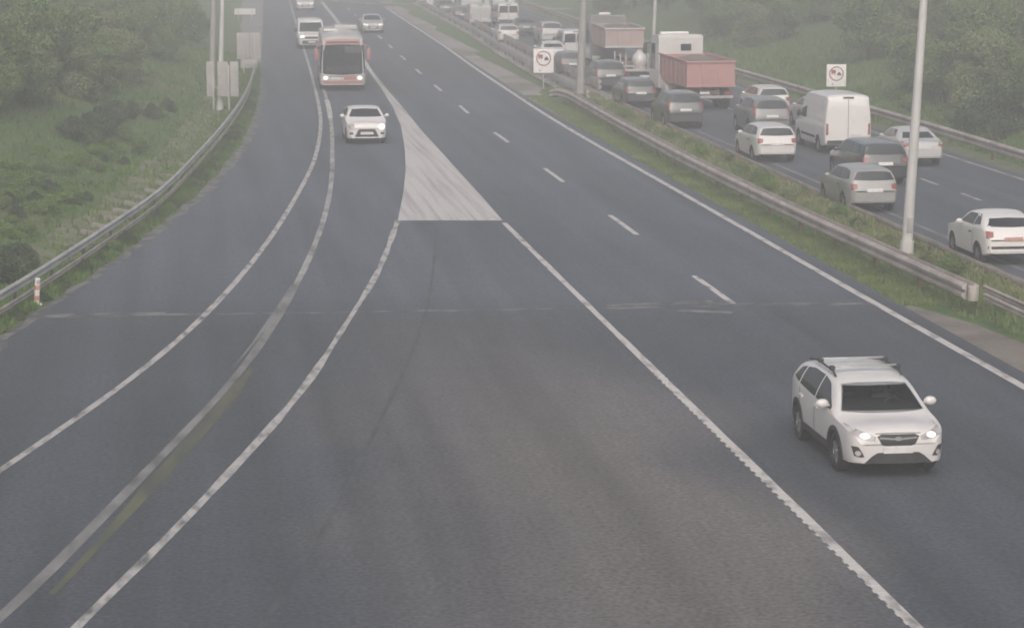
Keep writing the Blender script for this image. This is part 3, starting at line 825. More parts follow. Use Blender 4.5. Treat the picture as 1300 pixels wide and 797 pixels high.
# --- family of hatchbacks / estates / sport utilities
def car_kit(L, W, Hh, r=.31, rear='hatch', nose=.66, hood=.92, cowl=1.15, header=1.85, lamp='slim', light_on=False, wagon=False, plate='plate_white', spokes=5, tail='corner', steel=False, band=False):
    z = Hh / 1.46
    b0 = .90 * (Hh / 1.46) ** .8
    end = L - (.55 if rear == 'hatch' else .35)
    if rear == 'saloon': end = L - 1.25
    tp = [(0, nose), (.04, nose + .10), (.14, nose + .18), (.4, hood - .04), (cowl - .1, hood + .06), (cowl, hood + .09), (header, Hh - .055), (header + .35, Hh - .01), (header + .8, Hh)]
    if rear == 'saloon':
        tp += [(end - .35, Hh - .05), (end, Hh - .14), (L - .62, 1.03), (L - .45, 1.0), (L - .08, .97), (L, .82)]
    elif rear == 'upright':
        tp += [(end - .5, Hh - .02), (end + .08, Hh - .07), (L - .14, hood + .12), (L - .06, hood), (L, .78)]
    else:
        tp += [(end - .65, Hh - .035), (end - .1, Hh - .115), (L - .17, hood + .11), (L - .08, hood + .0), (L, .78)]
    spec = dict(L=L, W=W, r=r, tw=.2, axles=(.80, .80 + L*.605), n=34, spokes=spokes, steel=steel, top=tp,
                belt=[(0, nose - .06), (.14, nose + .10), (.4, hood - .10), (cowl, hood), (L*.6, hood + .05), (L - .5, hood + .10), (L - .12, hood - .03), (L, .74)],
                plan=[(0, W*.37), (.05, W*.41), (.15, W*.45), (.4, W*.482), (.9, W*.498), (L*.5, W*.5), (L - .8, W*.498), (L - .3, W*.475), (L - .08, W*.44), (L, W*.39)],
                sill=[(0, .28), (.4, .23), (L*.5, .22), (L - .4, .26), (L, .36)])
    k = Kit(spec); h = lambda s: s - L/2; w = W/2
    gz0, gz1 = hood + .115, Hh - .10
    k.patch('windscreen', 'front', [(-w*.63, gz1), (0, gz1 + .025), (w*.63, gz1)], [(-w*.80, gz0), (0, gz0 - .01), (w*.80, gz0)], M['glass'], rows=8)
    rz1 = Hh - (.16 if rear != 'upright' else .12)
    if rear == 'saloon': k.patch('rear_window', 'rear', [(-w*.60, Hh - .17), (w*.60, Hh - .17)], [(-w*.74, 1.06), (w*.74, 1.06)], M['glass'])
    else: k.patch('rear_window', 'rear', [(-w*.64, rz1), (0, rz1 + .02), (w*.64, rz1)], [(-w*.80, hood + .17), (0, hood + .15), (w*.80, hood + .17)], M['glass'])
    mid = (header + end) / 2 + .1
    k.sides('side_window', [(h(cowl + .42), gz0 + .04), (h(header + .12), gz1 - .02), (h(mid), gz1 + .02)], [(h(cowl + .42), gz0 - .0), (h(header), gz0), (h(mid), gz0 + .02)], M['glass'])
    e1 = end - .02 if rear != 'saloon' else end + .05
    k.sides('side_window', [(h(mid + .07), gz1 + .02), (h(e1 - .35), gz1 - .01), (h(e1 - .22), gz1 - .06)], [(h(mid + .07), gz0 + .02), (h(e1 - .35), gz0 + .05), (h(e1 - .02), gz0 + .08)], M['glass'])
    lam = M['lamp_on'] if light_on else M['lamp_clear']
    if lamp == 'round': k.both('headlight', 'front', *circ(-w*.74, nose + .03, .13, .12), lam, rows=5, off=.015)
    else: k.both('headlight', 'front', [(-w*.92, nose + .13), (-w*.50, nose + .07)], [(-w*.92, nose + .0), (-w*.52, nose - .03)], lam, rows=4, off=.012)
    k.patch('grille', 'front', [(-w*.38, nose - .09), (w*.38, nose - .09)], [(-w*.52, nose - .30), (w*.52, nose - .30)], M['cladding'], rows=3, off=.012)
    k.both('fog_lamp', 'front', [(-w*.84, nose - .22), (-w*.66, nose - .22)], [(-w*.84, nose - .30), (-w*.66, nose - .30)], M['cladding'], rows=2, off=.012)
    if lamp != 'round': k.patch('number_plate', 'front', [(-.26, nose - .13), (.26, nose - .13)], [(-.26, nose - .24), (.26, nose - .24)], M['plate_white'], rows=2, off=.025)
    if tail == 'corner': k.both('tail_light', 'rear', [(-w*.90, hood + .06), (-w*.66, hood + .04)], [(-w*.90, hood - .14), (-w*.68, hood - .10)], M['lamp_red'], rows=4, off=.012)
    elif tail == 'tall': k.both('tail_light', 'rear', [(-w*.90, hood + .30), (-w*.80, hood + .30)], [(-w*.92, hood - .14), (-w*.80, hood - .14)], M['lamp_red'], rows=6, off=.012)
    k.patch('rear_plate', 'rear', [(-.26, hood - .10), (.26, hood - .10)], [(-.26, hood - .21), (.26, hood - .21)], M[plate], rows=2, off=.02)
    if band: k.patch('bumper_strip', 'rear', [(-w*.86, .56), (w*.86, .56)], [(-w*.86, .49), (w*.86, .49)], M['cladding'], rows=2, off=.014, cols=14)
    k.patch('rear_bumper', 'rear', [(-w*.74, .40), (w*.74, .40)], [(-w*.72, .28), (w*.72, .28)], M['cladding'], rows=2, off=.012)
    k.sides('door_seam', [(h(mid + .025), gz0 - .05), (h(mid + .045), gz0 - .05)], [(h(mid + .025), .32), (h(mid + .045), .32)], M['cladding'], rows=4, off=.004, cols=3)
    k.sides('door_handle', [(h(mid - .25), hood - .06), (h(mid - .08), hood - .05)], [(h(mid - .25), hood - .10), (h(mid - .08), hood - .09)], M['cladding'], rows=2, off=.022)
    k.mirrors(cowl + .62, hood + .12)
    return k

city = car_kit(3.9, 1.72, 1.50, r=.31, nose=.74, hood=1.0, cowl=.82, header=1.45, lamp='round')
city.patch('lower_grille', 'front', [(-.36, .62), (.36, .62)], [(-.50, .34), (.50, .34)], M['cladding'], rows=3, off=.016)
city.patch('plate_holder', 'front', [(-.27, .54), (.27, .54)], [(-.27, .43), (.27, .43)], M['plate_white'], rows=2, off=.03)
hatch = car_kit(3.83, 1.66, 1.43, r=.29, nose=.64, hood=.91, cowl=1.15, header=1.85, plate='plate_red', band=True)
estate = car_kit(4.35, 1.68, 1.46, r=.30, rear='upright', nose=.64, hood=.91)
suv = car_kit(4.4, 1.78, 1.66, r=.34, rear='upright', nose=.74, hood=1.04, cowl=1.15, header=1.85, tail='tall')
long_estate = car_kit(4.9, 1.84, 1.56, r=.33, rear='upright', nose=.68, hood=.98)
saloon = car_kit(4.4, 1.70, 1.43, r=.30, rear='saloon', nose=.64, hood=.91)
frontlit = car_kit(4.1, 1.76, 1.50, r=.31, nose=.68, hood=.95, light_on=True)

city.patch('headlight_bulb', 'front', *circ(.86*.74, .75, .14, .13), M['lamp_on'], rows=4, off=.03)
APP = 0.0                      # facing the camera
AWAY = math.pi                 # driving away
def approaching(kit, px, py, *a, **kw):
    """front axle ground line seen at the photo point (centre of the car front)"""
    x, y = G(px, py); name, label, cat, pm = a
    return kit.place(name, label, cat, (x, y + kit.spec['L']/2, 0), kw.pop('rz', 0.0), pm, **kw)
def leaving(kit, px, py, *a, **kw):
    """px, py: the rear left corner on the ground"""
    x, y = G(px, py); name, label, cat, pm = a
    return kit.place(name, label, cat, (x + kit.spec['W']/2, y + kit.spec['L']/2, 0), math.pi + kw.pop('rz', 0.0), pm, **kw)

GQ = 'vehicles queuing on the far carriageway'
approaching(city, 466, 184, 'hatchback_car', 'white hatchback with round headlights following below the coach, next to the white gore', 'car', M['paint_white'], swap={})
approaching(frontlit, 474, 43, 'hatchback_car', 'dark-windowed pale car with two lit headlights alone in the lane beside the coach', 'car', M['paint_silver'])
approaching(frontlit, 388, 14, 'hatchback_car', 'white car with lit headlights cut by the top edge, above the white van', 'car', M['paint_white'])
leaving(hatch, 1249, 339, 'hatchback_car', 'white hatchback with red number plate at the queue end, right of the big lamp post', 'car', M['paint_white'], group=GQ)
leaving(estate, 1078, 272, 'family_car', 'silver grey hatchback just left of the foot of the big lamp post', 'car', M['paint_midgrey'], group=GQ)
leaving(long_estate, 1092, 238, 'estate_car', 'long dark grey car between the white high-roof van and the silver grey hatchback', 'car', M['paint_dark'], group=GQ)
leaving(saloon, 1145, 213, 'saloon_car', 'silver saloon partly behind the upper shaft of the big lamp post', 'car', M['paint_silver'], group=GQ)
leaving(estate, 960, 208, 'estate_car', 'white estate car directly left of the white high-roof van', 'car', M['paint_offwhite'], group=GQ)
leaving(suv, 955, 174, 'family_car', 'grey sport utility with tall red tail lights, ahead of the white estate', 'car', M['paint_grey'], group=GQ)
leaving(estate, 961, 150, 'estate_car', 'white car ahead of the grey sport utility, topmost of the three in its file', 'car', M['paint_offwhite'], group=GQ)
leaving(saloon, 1028, 167, 'saloon_car', 'pale grey car mostly hidden ahead of the white high-roof van', 'car', M['paint_silver'], group=GQ)
leaving(suv, 846, 165, 'family_car', 'grey hatchback in front of the red tipper truck, next to the planted median', 'car', M['paint_darkgrey'], group=GQ)
leaving(estate, 793, 138, 'estate_car', 'dark car with pale roof between the grey hatchback and the silver car', 'car', M['paint_darkgrey'], group=GQ)
leaving(suv, 755, 117, 'family_car', 'silver car with red lamps right of the middle lamp post', 'car', M['paint_darkgrey'], group=GQ)
leaving(estate, 710, 98, 'estate_car', 'pale-roofed car behind the middle lamp post, right of the white square sign', 'car', M['paint_darkgrey'], group=GQ)
leaving(saloon, 688, 82, 'saloon_car', 'off-white car mostly hidden behind the white square sign', 'car', M['paint_offwhite'], group=GQ)
leaving(suv, 686, 57, 'family_car', 'silver car ahead of the off-white one hidden by the square sign', 'car', M['paint_silver'], group=GQ)
leaving(estate, 632, 57, 'estate_car', 'dark car with white roof below the white van at the far end of the queue', 'car', M['paint_offwhite'], group=GQ)
leaving(saloon, 655, 47, 'saloon_car', 'dark car right of the far white van', 'car', M['paint_dark'], group=GQ)
leaving(estate, 576, 30, 'estate_car', 'dark car left of the far grey van', 'car', M['paint_dark'], group=GQ)
leaving(saloon, 556, 20, 'saloon_car', 'small dark car farthest away in the queue, under the white panels', 'car', M['paint_darkgrey'], group=GQ)

# --- vans
def van_kit(L, W, Hh, cowl, hood, roofz, nose=.85, windows=False, light_on=False):
    spec = dict(L=L, W=W, r=.34, tw=.22, axles=(.95, L - 1.1), n=34, tum=.085, crown=.07, steel=True, topk=.985,
                top=[(0, nose), (.04, nose + .12), (.2, nose + .22), (cowl - .1, hood), (cowl, hood + .05), (cowl + .85, Hh - .18), (cowl + 1.15, Hh - .04), (cowl + 1.7, Hh), (L - .3, Hh), (L - .08, Hh - .04), (L, Hh - .14)],
                belt=[(0, nose - .06), (.2, nose + .1), (cowl, hood - .08), (cowl + .7, hood), (L, hood)],
                plan=[(0, W*.38), (.06, W*.43), (.2, W*.47), (.6, W*.49), (1.2, W*.5), (L - .3, W*.5), (L - .06, W*.49), (L, W*.475)],
                sill=[(0, .34), (.5, .30), (L - .4, .32), (L, .42)])
    k = Kit(spec); h = lambda s: s - L/2; w = W/2
    k.patch('windscreen', 'front', [(-w*.80, Hh*.5 + hood*.5 + .22), (w*.80, Hh*.5 + hood*.5 + .22)], [(-w*.88, hood + .09), (w*.88, hood + .09)], M['glass'], rows=8)
    k.sides('side_window', [(h(cowl + .55), hood + .36), (h(cowl + 1.35), hood + .55)], [(h(cowl + .40), hood + .07), (h(cowl + 1.35), hood + .07)], M['glass'])
    k.both('headlight', 'front', [(-w*.90, nose + .20), (-w*.56, nose + .13)], [(-w*.90, nose - .02), (-w*.58, nose - .02)], M['lamp_on'] if light_on else M['lamp_clear'], rows=4, off=.012)
    k.patch('grille', 'front', [(-w*.5, nose + .06), (w*.5, nose + .06)], [(-w*.5, nose - .10), (w*.5, nose - .10)], M['cladding'], rows=3, off=.012)
    k.patch('front_bumper', 'front', [(-w*.72, nose - .22), (w*.72, nose - .22)], [(-w*.72, .38), (w*.72, .38)], M['cladding'], rows=3, off=.012)
    k.patch('number_plate', 'front', [(-.26, .58), (.26, .58)], [(-.26, .47), (.26, .47)], M['plate_white'], rows=2, off=.025)
    k.both('tail_light', 'rear', [(-w*.93, 1.25), (-w*.84, 1.25)], [(-w*.93, .80), (-w*.84, .80)], M['lamp_red'], rows=4, off=.012)
    k.patch('door_gap', 'rear', [(-.01, Hh - .2), (.01, Hh - .2)], [(-.01, .6), (.01, .6)], M['cladding'], rows=6, off=.005, cols=3)
    k.patch('rear_bumper', 'rear', [(-w*.88, .58), (w*.88, .58)], [(-w*.88, .44), (w*.88, .44)], M['cladding'], rows=2, off=.03)
    k.patch('rear_plate', 'rear', [(-.6, .85), (-.1, .85)], [(-.6, .74), (-.1, .74)], M['plate_white'], rows=2, off=.02)
    k.patch('brake_light', 'rear', [(-.22, Hh - .10), (.22, Hh - .10)], [(-.22, Hh - .17), (.22, Hh - .17)], M['cladding'], rows=2, off=.012)
    if windows:
        k.both('rear_window', 'rear', [(-w*.82, Hh - .25), (-w*.06, Hh - .25)], [(-w*.86, hood + .05), (-w*.06, hood + .05)], M['glass'], rows=4, off=.01)
        k.sides('side_window', [(h(cowl + 1.55), hood + .62), (h(L - .35), hood + .62)], [(h(cowl + 1.55), hood + .07), (h(L - .35), hood + .07)], M['glass'])
    k.sides('side_moulding', [(h(1.5), .66), (h(L - 1.6), .66)], [(h(1.5), .56), (h(L - 1.6), .56)], M['cladding'], rows=2, off=.016)
    k.mirrors(cowl + .62, hood + .18, size=(.10, .07, .14), gap=.12, mat='cladding', painted=False)
    return k
high_van = van_kit(5.4, 1.95, 2.42, .95, 1.22, 2.4)
low_van = van_kit(4.6, 1.85, 2.0, .95, 1.12, 2.0, windows=True)
front_van = van_kit(4.8, 1.90, 2.1, .95, 1.12, 2.0, light_on=True)
leaving(high_van, 1046, 197, 'panel_van', 'large white high-roof panel van in the middle of the queue', 'van', M['paint_white'], group=GQ)
approaching(front_van, 396, 63, 'panel_van', 'white van with a lit headlight approaching behind the coach', 'van', M['paint_white'])
leaving(low_van, 714, 77, 'panel_van', 'white van with dark rear window left of the middle lamp post', 'van', M['paint_offwhite'], group=GQ)
leaving(low_van, 632, 34, 'panel_van', 'small white van at the far end of the queue, right of the grey van', 'van', M['paint_white'], group=GQ)
leaving(front_van, 596, 37, 'panel_van', 'pale grey box-shaped van at the far end of the queue', 'van', M['paint_silver'], group=GQ)

# --- coach
def coach():
    L, W, Hh = 11.5, 2.5, 3.08
    spec = dict(L=L, W=W, r=.50, tw=.30, axles=(2.5, 8.6), n=30, tum=.06, crown=.12, steel=True, topk=.985,
                top=[(0, 2.62), (.05, 2.80), (.2, 2.95), (.6, Hh), (L - .4, Hh), (L - .05, 2.95), (L, 2.8)],
                belt=[(0, 1.2), (L, 1.2)],
                plan=[(0, 1.12), (.06, 1.19), (.2, 1.24), (.5, 1.25), (L - .4, 1.25), (L - .05, 1.2), (L, 1.15)],
                sill=[(0, .34), (.5, .32), (L - .4, .34), (L, .42)])
    k = Kit(spec); h = lambda s: s - L/2
    k.patch('windscreen', 'front', [(-1.185, 2.50), (0, 2.55), (1.185, 2.50)], [(-1.185, 1.08), (-1.0, .93), (0, .88), (1.0, .93), (1.185, 1.08)], M['glass'], rows=8, cols=18)
    k.patch('destination_stripe', 'front', [(-1.10, 2.79), (0, 2.84), (1.10, 2.79)], [(-1.12, 2.52), (0, 2.57), (1.12, 2.52)], M['coach_red'], rows=3, cols=14)
    k.patch('destination_display', 'front', [(-.85, 2.70), (.85, 2.70)], [(-.85, 2.62), (.85, 2.62)], M['glass'], rows=2, cols=12, off=.02)
    k.patch('front_panel', 'front', [(-.1, .84), (.3, .84), (.72, .87)], [(-.1, .60), (.72, .60)], M['coach_red'], rows=3, cols=10, off=.01)
    k.patch('chrome_strip', 'front', [(-.70, .85), (.08, .85)], [(-.70, .78), (.08, .78)], M['chrome'], rows=2, off=.02)
    k.patch('number_plate', 'front', [(-.60, .73), (.06, .73)], [(-.60, .64), (.06, .64)], M['plate_white'], rows=2, off=.022)
    k.patch('bumper_stripe', 'front', [(-1.12, .57), (0, .55), (1.12, .57)], [(-1.12, .41), (0, .39), (1.12, .41)], M['coach_red'], rows=2, cols=14, off=.012)
    k.both('headlight', 'front', *circ(-.93, .72, .14, .11), M['lamp_on'], rows=4, off=.015)
    k.both('windscreen_wiper', 'front', [(-.8, 1.26), (-.1, 1.52)], [(-.8, 1.22), (-.1, 1.48)], M['cladding'], rows=1, off=.03)
    k.patch('sun_blind', 'front', [(.12, 2.46), (1.06, 2.44)], [(.12, 2.08), (1.06, 2.08)], M['paint_darkgrey'], rows=3, cols=8, off=.022)
    k.patch('dashboard', 'front', [(-.9, 1.30), (0, 1.36), (.9, 1.42)], [(-.9, 1.12), (0, 1.05), (.9, 1.12)], M['cladding'], rows=3, cols=10, off=.02)
    k.sides('front_quarter', [(h(.03), 2.5), (h(.68), 2.5)], [(h(.03), .98), (h(.68), 1.2)], M['glass'], rows=4)
    k.sides('window_band', [(h(.7), 2.5), (h(L - .8), 2.5)], [(h(.9), 1.45), (h(L - .8), 1.45)], M['glass'], rows=4, cols=20)
    k.sides('side_stripe', [(h(.5), 1.15), (h(L - .5), 1.15)], [(h(.5), .85), (h(L - .5), .85)], M['coach_red'], rows=2, cols=20, off=.01)
    for sx in (-1, 1):
        m = MB().box((sx*1.42, h(.10), 2.0), (.24, .16, .62), .06).tube((sx*1.12, h(.2), 2.55), (sx*1.42, h(.08), 2.42), .035, n=8).tube((sx*1.42, h(.08), 2.42), (sx*1.42, h(.1), 2.2), .035, n=8)
        k.solid('mirror', m, M['coach_red'])
    m = MB().box((-.55, h(4.5), Hh + .06), (.8, 1.2, .16), .05); k.solid('roof_hatch', m, M['paint_offwhite'])
    m = MB().box((.35, h(7.5), Hh + .10), (1.3, 2.2, .24), .07); k.solid('roof_unit', m, M['paint_silver'])
    x, y = G(440, 116)
    # driver seen through the lower windscreen is only a dark shape; the glass stays closed
    return k.place('coach', 'white and red coach with red mirrors approaching between the white van and the white hatchback', 'bus', (x, y + L/2, 0), R(-2.0), M['paint_coach'])
coach()

# --- trucks
def truck_wheel(root, x, y, r=.48, w=.30):
    t, rm = TW
    o = link('wheel', t, root); o.location = (x, y, r)
    if x < 0: o.rotation_euler = (0, 0, math.pi)
    c = link('rim', rm, o); c.location = (w/2 - .07, 0, 0)
TW = wheel_meshes(.48, .30, steel=True)

def tipper(label, px, py, cab_mat, load_mat, L=7.2, z0=1.15, z1=2.4, cab_h=3.1, body_len=4.9, W=2.45, taper=True, beacon=False, rz=0.0, high=False):
    """rear at local y=0, front towards +y; origin at the rear left ground corner"""
    x, y = G(px, py)
    root = empty('tipper_truck', (x, y, 0), rz); tag(root, label, 'truck', GQ)
    cx = W/2
    ch = MB()
    for sx in (-.42, .42): ch.box((cx + sx, L*.46, .88), (.14, L*.9, .26), .02)
    for yy_ in (.15, 1.4, 2.8, 4.2): ch.box((cx, yy_, .88), (.9, .12, .2))
    ch.box((cx, .02, .62), (2.2, .08, .12), .02)
    ch.build('chassis', M['paint_brown'], root)
    MB().box((cx, -.03, .66), (2.3, .06, .14), .02).build('rear_bar', M['galv'], root)
    for sx in (.30, W - .30):
        MB().box((sx, -.05, .84), (.42, .06, .14), .02).build('tail_light', M['lamp_red'], root)
    MB().box((cx - .3, -.05, .86), (.5, .04, .12), .01).build('number_plate', M['plate_white'], root)
    # tipping body: open box with sloped front, ribs and a rim
    t = .06
    y0, y1 = -.10, body_len
    def wall(mb, pts): mb.prism(pts, 'x', 0, 0)
    b = MB()
    for sx in (0, W - t):
        b.prism([(y0, z0), (y1 - .9, z0 + (.0 if not taper else .05)), (y1, z0 + .45), (y1, z1 + .12), (y0, z1)], 'x', sx, sx + t)
    b.box((cx, y0 + t/2, (z0 + z1)/2), (W - 2*t - .004, t, z1 - z0 - .004))
    b.box((cx, (y0 + y1 - .9)/2, z0 + .05), (W - 2*t - .004, y1 - .9 - y0 - .02, .08))
    b.box((cx, y1 - t/2, (z0 + .5 + z1)/2 + .05), (W - 2*t - .004, t, z1 - z0 - .4))
    body = b.build('tipping_body', load_mat, root, sharp=30)
    rm = MB()
    for sx in (-.02, W + .02): rm.box((sx, (y0 + y1)/2, z1 + .06), (.09, y1 - y0, .10), .02, rot=(math.atan2(.12, y1 - y0), 0, 0))
    rm.box((cx, y0 - .03, z1 - .03), (W + .12, .08, .10), .02)
    rm.box((cx, y0 - .03, z0 + .05), (W + .06, .08, .10), .02)
    rm.build('rim_rail', load_mat if not high else M['paint_silver'], body)
    for yy_ in np.linspace(y0 + .5, y1 - .6, 6):
        for xx in (-.012, W + .012): MB().box((xx, yy_, (z0 + z1)/2), (.03, .10, z1 - z0 - .16), .01).build('rib', load_mat, body)
    for xx in (W*.33, W*.66): MB().box((xx, y0 - .013, (z0 + z1)/2), (.08, .03, z1 - z0 - .2), .01).build('rib', load_mat, body)
    MB().ball((cx, (y0 + y1)/2, z1 - .25), (W/2 - .12, (y1 - y0)/2 - .2, .42), 20).build('load', M['concrete'], body)
    # cab
    cy0, cy1 = body_len + .35, body_len + 2.25
    c = MB()
    c.prism([(cy0, .75), (cy1 - .05, .75), (cy1, 1.0), (cy1, 1.75), (cy1 - .28, cab_h - .25), (cy1 - .65, cab_h), (cy0 + .1, cab_h), (cy0, cab_h - .1)], 'x', .06, W - .06)
    bmesh.ops.bevel(c.bm, geom=[e for e in c.bm.edges], offset=.05, segments=2, affect='EDGES')
    cab = c.build('cab', cab_mat, root)
    for sx, s_ in ((.052, -1), (W - .052, 1)):
        MB().prism([(cy1 - .25, 1.7), (cy1 - .5, cab_h - .45), (cy1 - 1.15, cab_h - .45), (cy1 - 1.15, 1.7)], 'x', sx - .012, sx + .012).build('side_window', M['glass'], cab)
    MB().box((cx + .25, cy0 - .01, cab_h - .62), (.55, .03, .34), .01).build('rear_window', M['glass'], cab)
    MB().box((cx, cy1 - .16, 2.1), (W - .5, .05, .9), .02, rot=(R(-16), 0, 0)).build('windscreen', M['glass'], cab)
    for sx in (-.18, W + .18):
        m = MB().box((sx, cy1 - .05, cab_h - .75), (.20, .12, .50), .04)
        m.tube((sx, cy1 - .1, cab_h - .5), (.1 if sx < 0 else W - .1, cy1 - .35, cab_h - .4), .025, n=8)
        m.build('mirror', M['cladding'] if not beacon else M['paint_offwhite'], cab)
    MB().box((cx, cy1 - .55, cab_h + .06), (1.5 if not beacon else .7, .22, .12), .03).build('roof_marker' if not beacon else 'beacon', M['sign_white'], cab)
    MB().box((.20, cy0 - 1.2, .80), (.42, .7, .55), .05).build('fuel_tank', M['paint_offwhite'], root)
    MB().box((.25, 2.5, .78), (.3, .8, .4), .03).build('toolbox', M['paint_rust'], root)
    for yy_ in (.95, 2.1, cy0 + 1.15):
        for xx in (.22, W - .22): truck_wheel(root, (xx - cx) , yy_)
    for o in root.children:
        if o.name.startswith('wheel'): o.location.x += cx
    for yy_ in (.95, 2.1):
        for sx in (.22, W - .22):
            MB().prism([(yy_ + .56*math.cos(a), .48 + .56*math.sin(a)) for a in np.linspace(R(20), R(160), 9)] + [(yy_ + .53*math.cos(a), .48 + .53*math.sin(a)) for a in np.linspace(R(160), R(20), 9)], 'x', sx - .2, sx + .2).build('mudguard', M['cladding'], root)
    return root
tipper('tipper truck with red open body and tall white cab', 871, 141, M['paint_offwhite'], M['paint_red'], z0=1.15, z1=2.42, cab_h=3.45, rz=R(5.0))
tipper('tipper truck with grey cab and reddish grey body behind the middle lamp post', 768, 99, M['paint_grey'], M['paint_rust'], z0=1.75, z1=2.9, cab_h=3.45, beacon=True, high=True, W=2.3, rz=R(1.0))

def flatbed(px, py):
    x, y = G(px, py)
    root = empty('flatbed_trailer', (x, y, 0), R(1)); tag(root, 'low flatbed trailer with pale rear beam just left of the tall white truck cab', 'trailer', GQ)
    W, L = 1.75, 3.6; cx = W/2
    MB().box((cx, L/2, .86), (W, L, .10), .02).build('deck', M['paint_brown'], root)
    MB().box((cx, -.03, .93), (W + .05, .08, .14), .02).build('rear_beam', M['galv'], root)
    MB().box((cx, L/2, .70), (.8, L - .1, .18), .02).build('frame', M['cladding'], root)
    MB().box((cx + .25, -.04, .60), (.52, .04, .12), .01).build('number_plate', M['plate_white'], root)
    for sx in (.18, W - .18): MB().box((sx, -.04, .74), (.26, .05, .12), .01).build('tail_light', M['lamp_red'], root)
    for sx in (.08, W - .08):
        for yy_ in (.1, L*.5, L - .1): MB().box((sx, yy_, 1.35), (.07, .07, .9), .01).build('stake', M['galv'], root)
    for sx in (-1, 1):
        o = link('wheel', TW2[0], root); o.location = (cx + sx*(W/2 - .12), L*.4, .33)
        if sx < 0: o.rotation_euler = (0, 0, math.pi)
        rr = link('rim', TW2[1], o); rr.location = (.06, 0, 0)
    MB().tube((cx, L, .75), (cx, L + .9, .60), .05, n=8).build('drawbar', M['cladding'], root)
    m = MB().ball((0, 0, .50), (.42, .46, .50), 18).tube((0, 0, .95), (0, 0, 1.08), .16, .16, 14).tube((0, 0, .0), (0, 0, .12), .36, .40, 16)
    tk = m.build('water_tank', M['paint_offwhite'])
    tk.location = (x + cx + .22, y + 1.5, .915)
    tag(tk, 'pale round tank standing on the flatbed trailer', 'tank')
TW2 = wheel_meshes(.33, .2, steel=True)
flatbed(793, 111)

# ------------------------------------------------------------------ guardrails
def w_beam(pts, h, scale=1.0, side=1):
    """W-profile beam swept along ground points; returns verts, faces"""
    prof = [(0, -.155), (.03, -.14), (.08, -.10), (.08, -.055), (.015, -.02), (.015, .02), (.08, .055), (.08, .10), (.03, .14), (0, .155), (-.012, .14), (-.012, -.14)]
    V, F = [], []
    n = len(prof)
    for i, p in enumerate(pts):
        a, b = pts[max(0, i-1)], pts[min(len(pts)-1, i+1)]
        d = Vector((b[0]-a[0], b[1]-a[1])).normalized()
        nrm = Vector((d.y, -d.x)) * side
        for q in prof: V.append((p[0] + nrm.x*q[0]*scale, p[1] + nrm.y*q[0]*scale, p[2] + h + q[1]*scale))
    for i in range(len(pts)-1):
        for k_ in range(n):
            a, b = i*n + k_, i*n + (k_+1) % n
            F.append((a, b, b + n, a + n))
    F.append(tuple(range(n))); F.append(tuple((len(pts)-1)*n + k_ for k_ in range(n))[::-1])
    return V, F

def guardrail(label, pts, mat, step=4.0, h=.62, double=False, side=1, post_h=.72, end=None, post_mat=None, scale=1.0):
    root = empty('guardrail', (0, 0, 0)); tag(root, label, 'guardrail')
    for sgn in ((1, -1) if double else (side,)):
        off = .11 * sgn if double else 0
        q = [(p[0] + off, p[1], p[2]) for p in pts]
        V, F = w_beam(q, h, scale, sgn)
        link('beam', mesh_from('beam', V, F, mat, smooth=True, sharp=50), root)
    acc = 0
    for a, b in zip(pts[:-1], pts[1:]):
        acc += math.dist(a[:2], b[:2])
        if acc >= step:
            acc = 0
            p = MB().box((b[0] - (.08 * side if not double else 0), b[1], b[2] + post_h/2 - .1), (.08, .12, post_h + .2), .01)
            p.build('post', post_mat or mat, root)
    if end:
        for (p, r_) in end:
            MB().lathe([(-.02, r_), (.33, r_)], 'z', n=20, c=(p[0], p[1], p[2] + h - .17)).build('end_terminal', mat, root)
    return root

lp = [(rail_left(y), y, 0.0) for y in np.arange(46, 160, 2.0)]
lrail = guardrail('grey steel guardrail curving along the foot of the left grass bank', lp, M['galv'], step=4, side=1, scale=.8, post_mat=M['cladding'], post_h=.6)
lv, lf = w_beam(lp[:48], .26, .5, 1)
link('lower_beam', mesh_from('lower_beam', lv, lf, M['galv_dirty'], smooth=True, sharp=50), lrail)
mp = [(rail_x(MED_R, y), y, 0.0) for y in np.arange(58.5, 125, 2.0)]
mp += [(18.75, 126.5, 0.0), (18.55, 127.6, 0.0), (18.3, 128.0, -0.1)]
guardrail('double steel guardrail with dirty pinkish face along the grass median', mp, M['galv_dirty'], step=4, double=True, h=.56, scale=1.32, post_mat=M['paint_brown'], end=[((18.6, 58.3, 0.0), .13)])
t1 = [G(1246, 374, .6), G(1300, 399, .6), G(1400, 446, .6)]
guardrail('thin rusty guardrail at the right edge continuing from the end of the double one', [(t1[0][0] + (t1[2][0] - t1[0][0])*k_/8, t1[0][1] + (t1[2][1] - t1[0][1])*k_/8 - .3, 0.0) for k_ in range(9)], M['galv_dirty'], step=3, h=.6, post_h=.55, scale=.6, post_mat=M['paint_brown'])
t2 = [G(1250, 366, .6), G(1300, 389, .6), G(1400, 433, .6)]
guardrail('upper thin guardrail at the right edge, running just behind the rusty one', [(t2[0][0] + (t2[2][0] - t2[0][0])*k_/8, t2[0][1] + (t2[2][1] - t2[0][1])*k_/8, 0.0) for k_ in range(9)], M['galv_dirty'], step=3, h=.6, post_h=.55, scale=.6, post_mat=M['paint_brown'])
guardrail('pale guardrail on the left of the far median, from the middle lamp post upward', [(rail_x(MID_A, y), y, 0.0) for y in np.arange(127, 272, 3.0)], M['galv'], step=6, h=.50, scale=1.6, post_h=.4, post_mat=M['paint_brown'])
guardrail('dull reddish guardrail on the right of the far median beside the queue', [(rail_x(MID_B, y) - .45, y, 0.0) for y in np.arange(134, 272, 3.0)], M['galv_dirty'], step=6, h=.52, scale=1.9, post_h=.4, post_mat=M['paint_brown'])
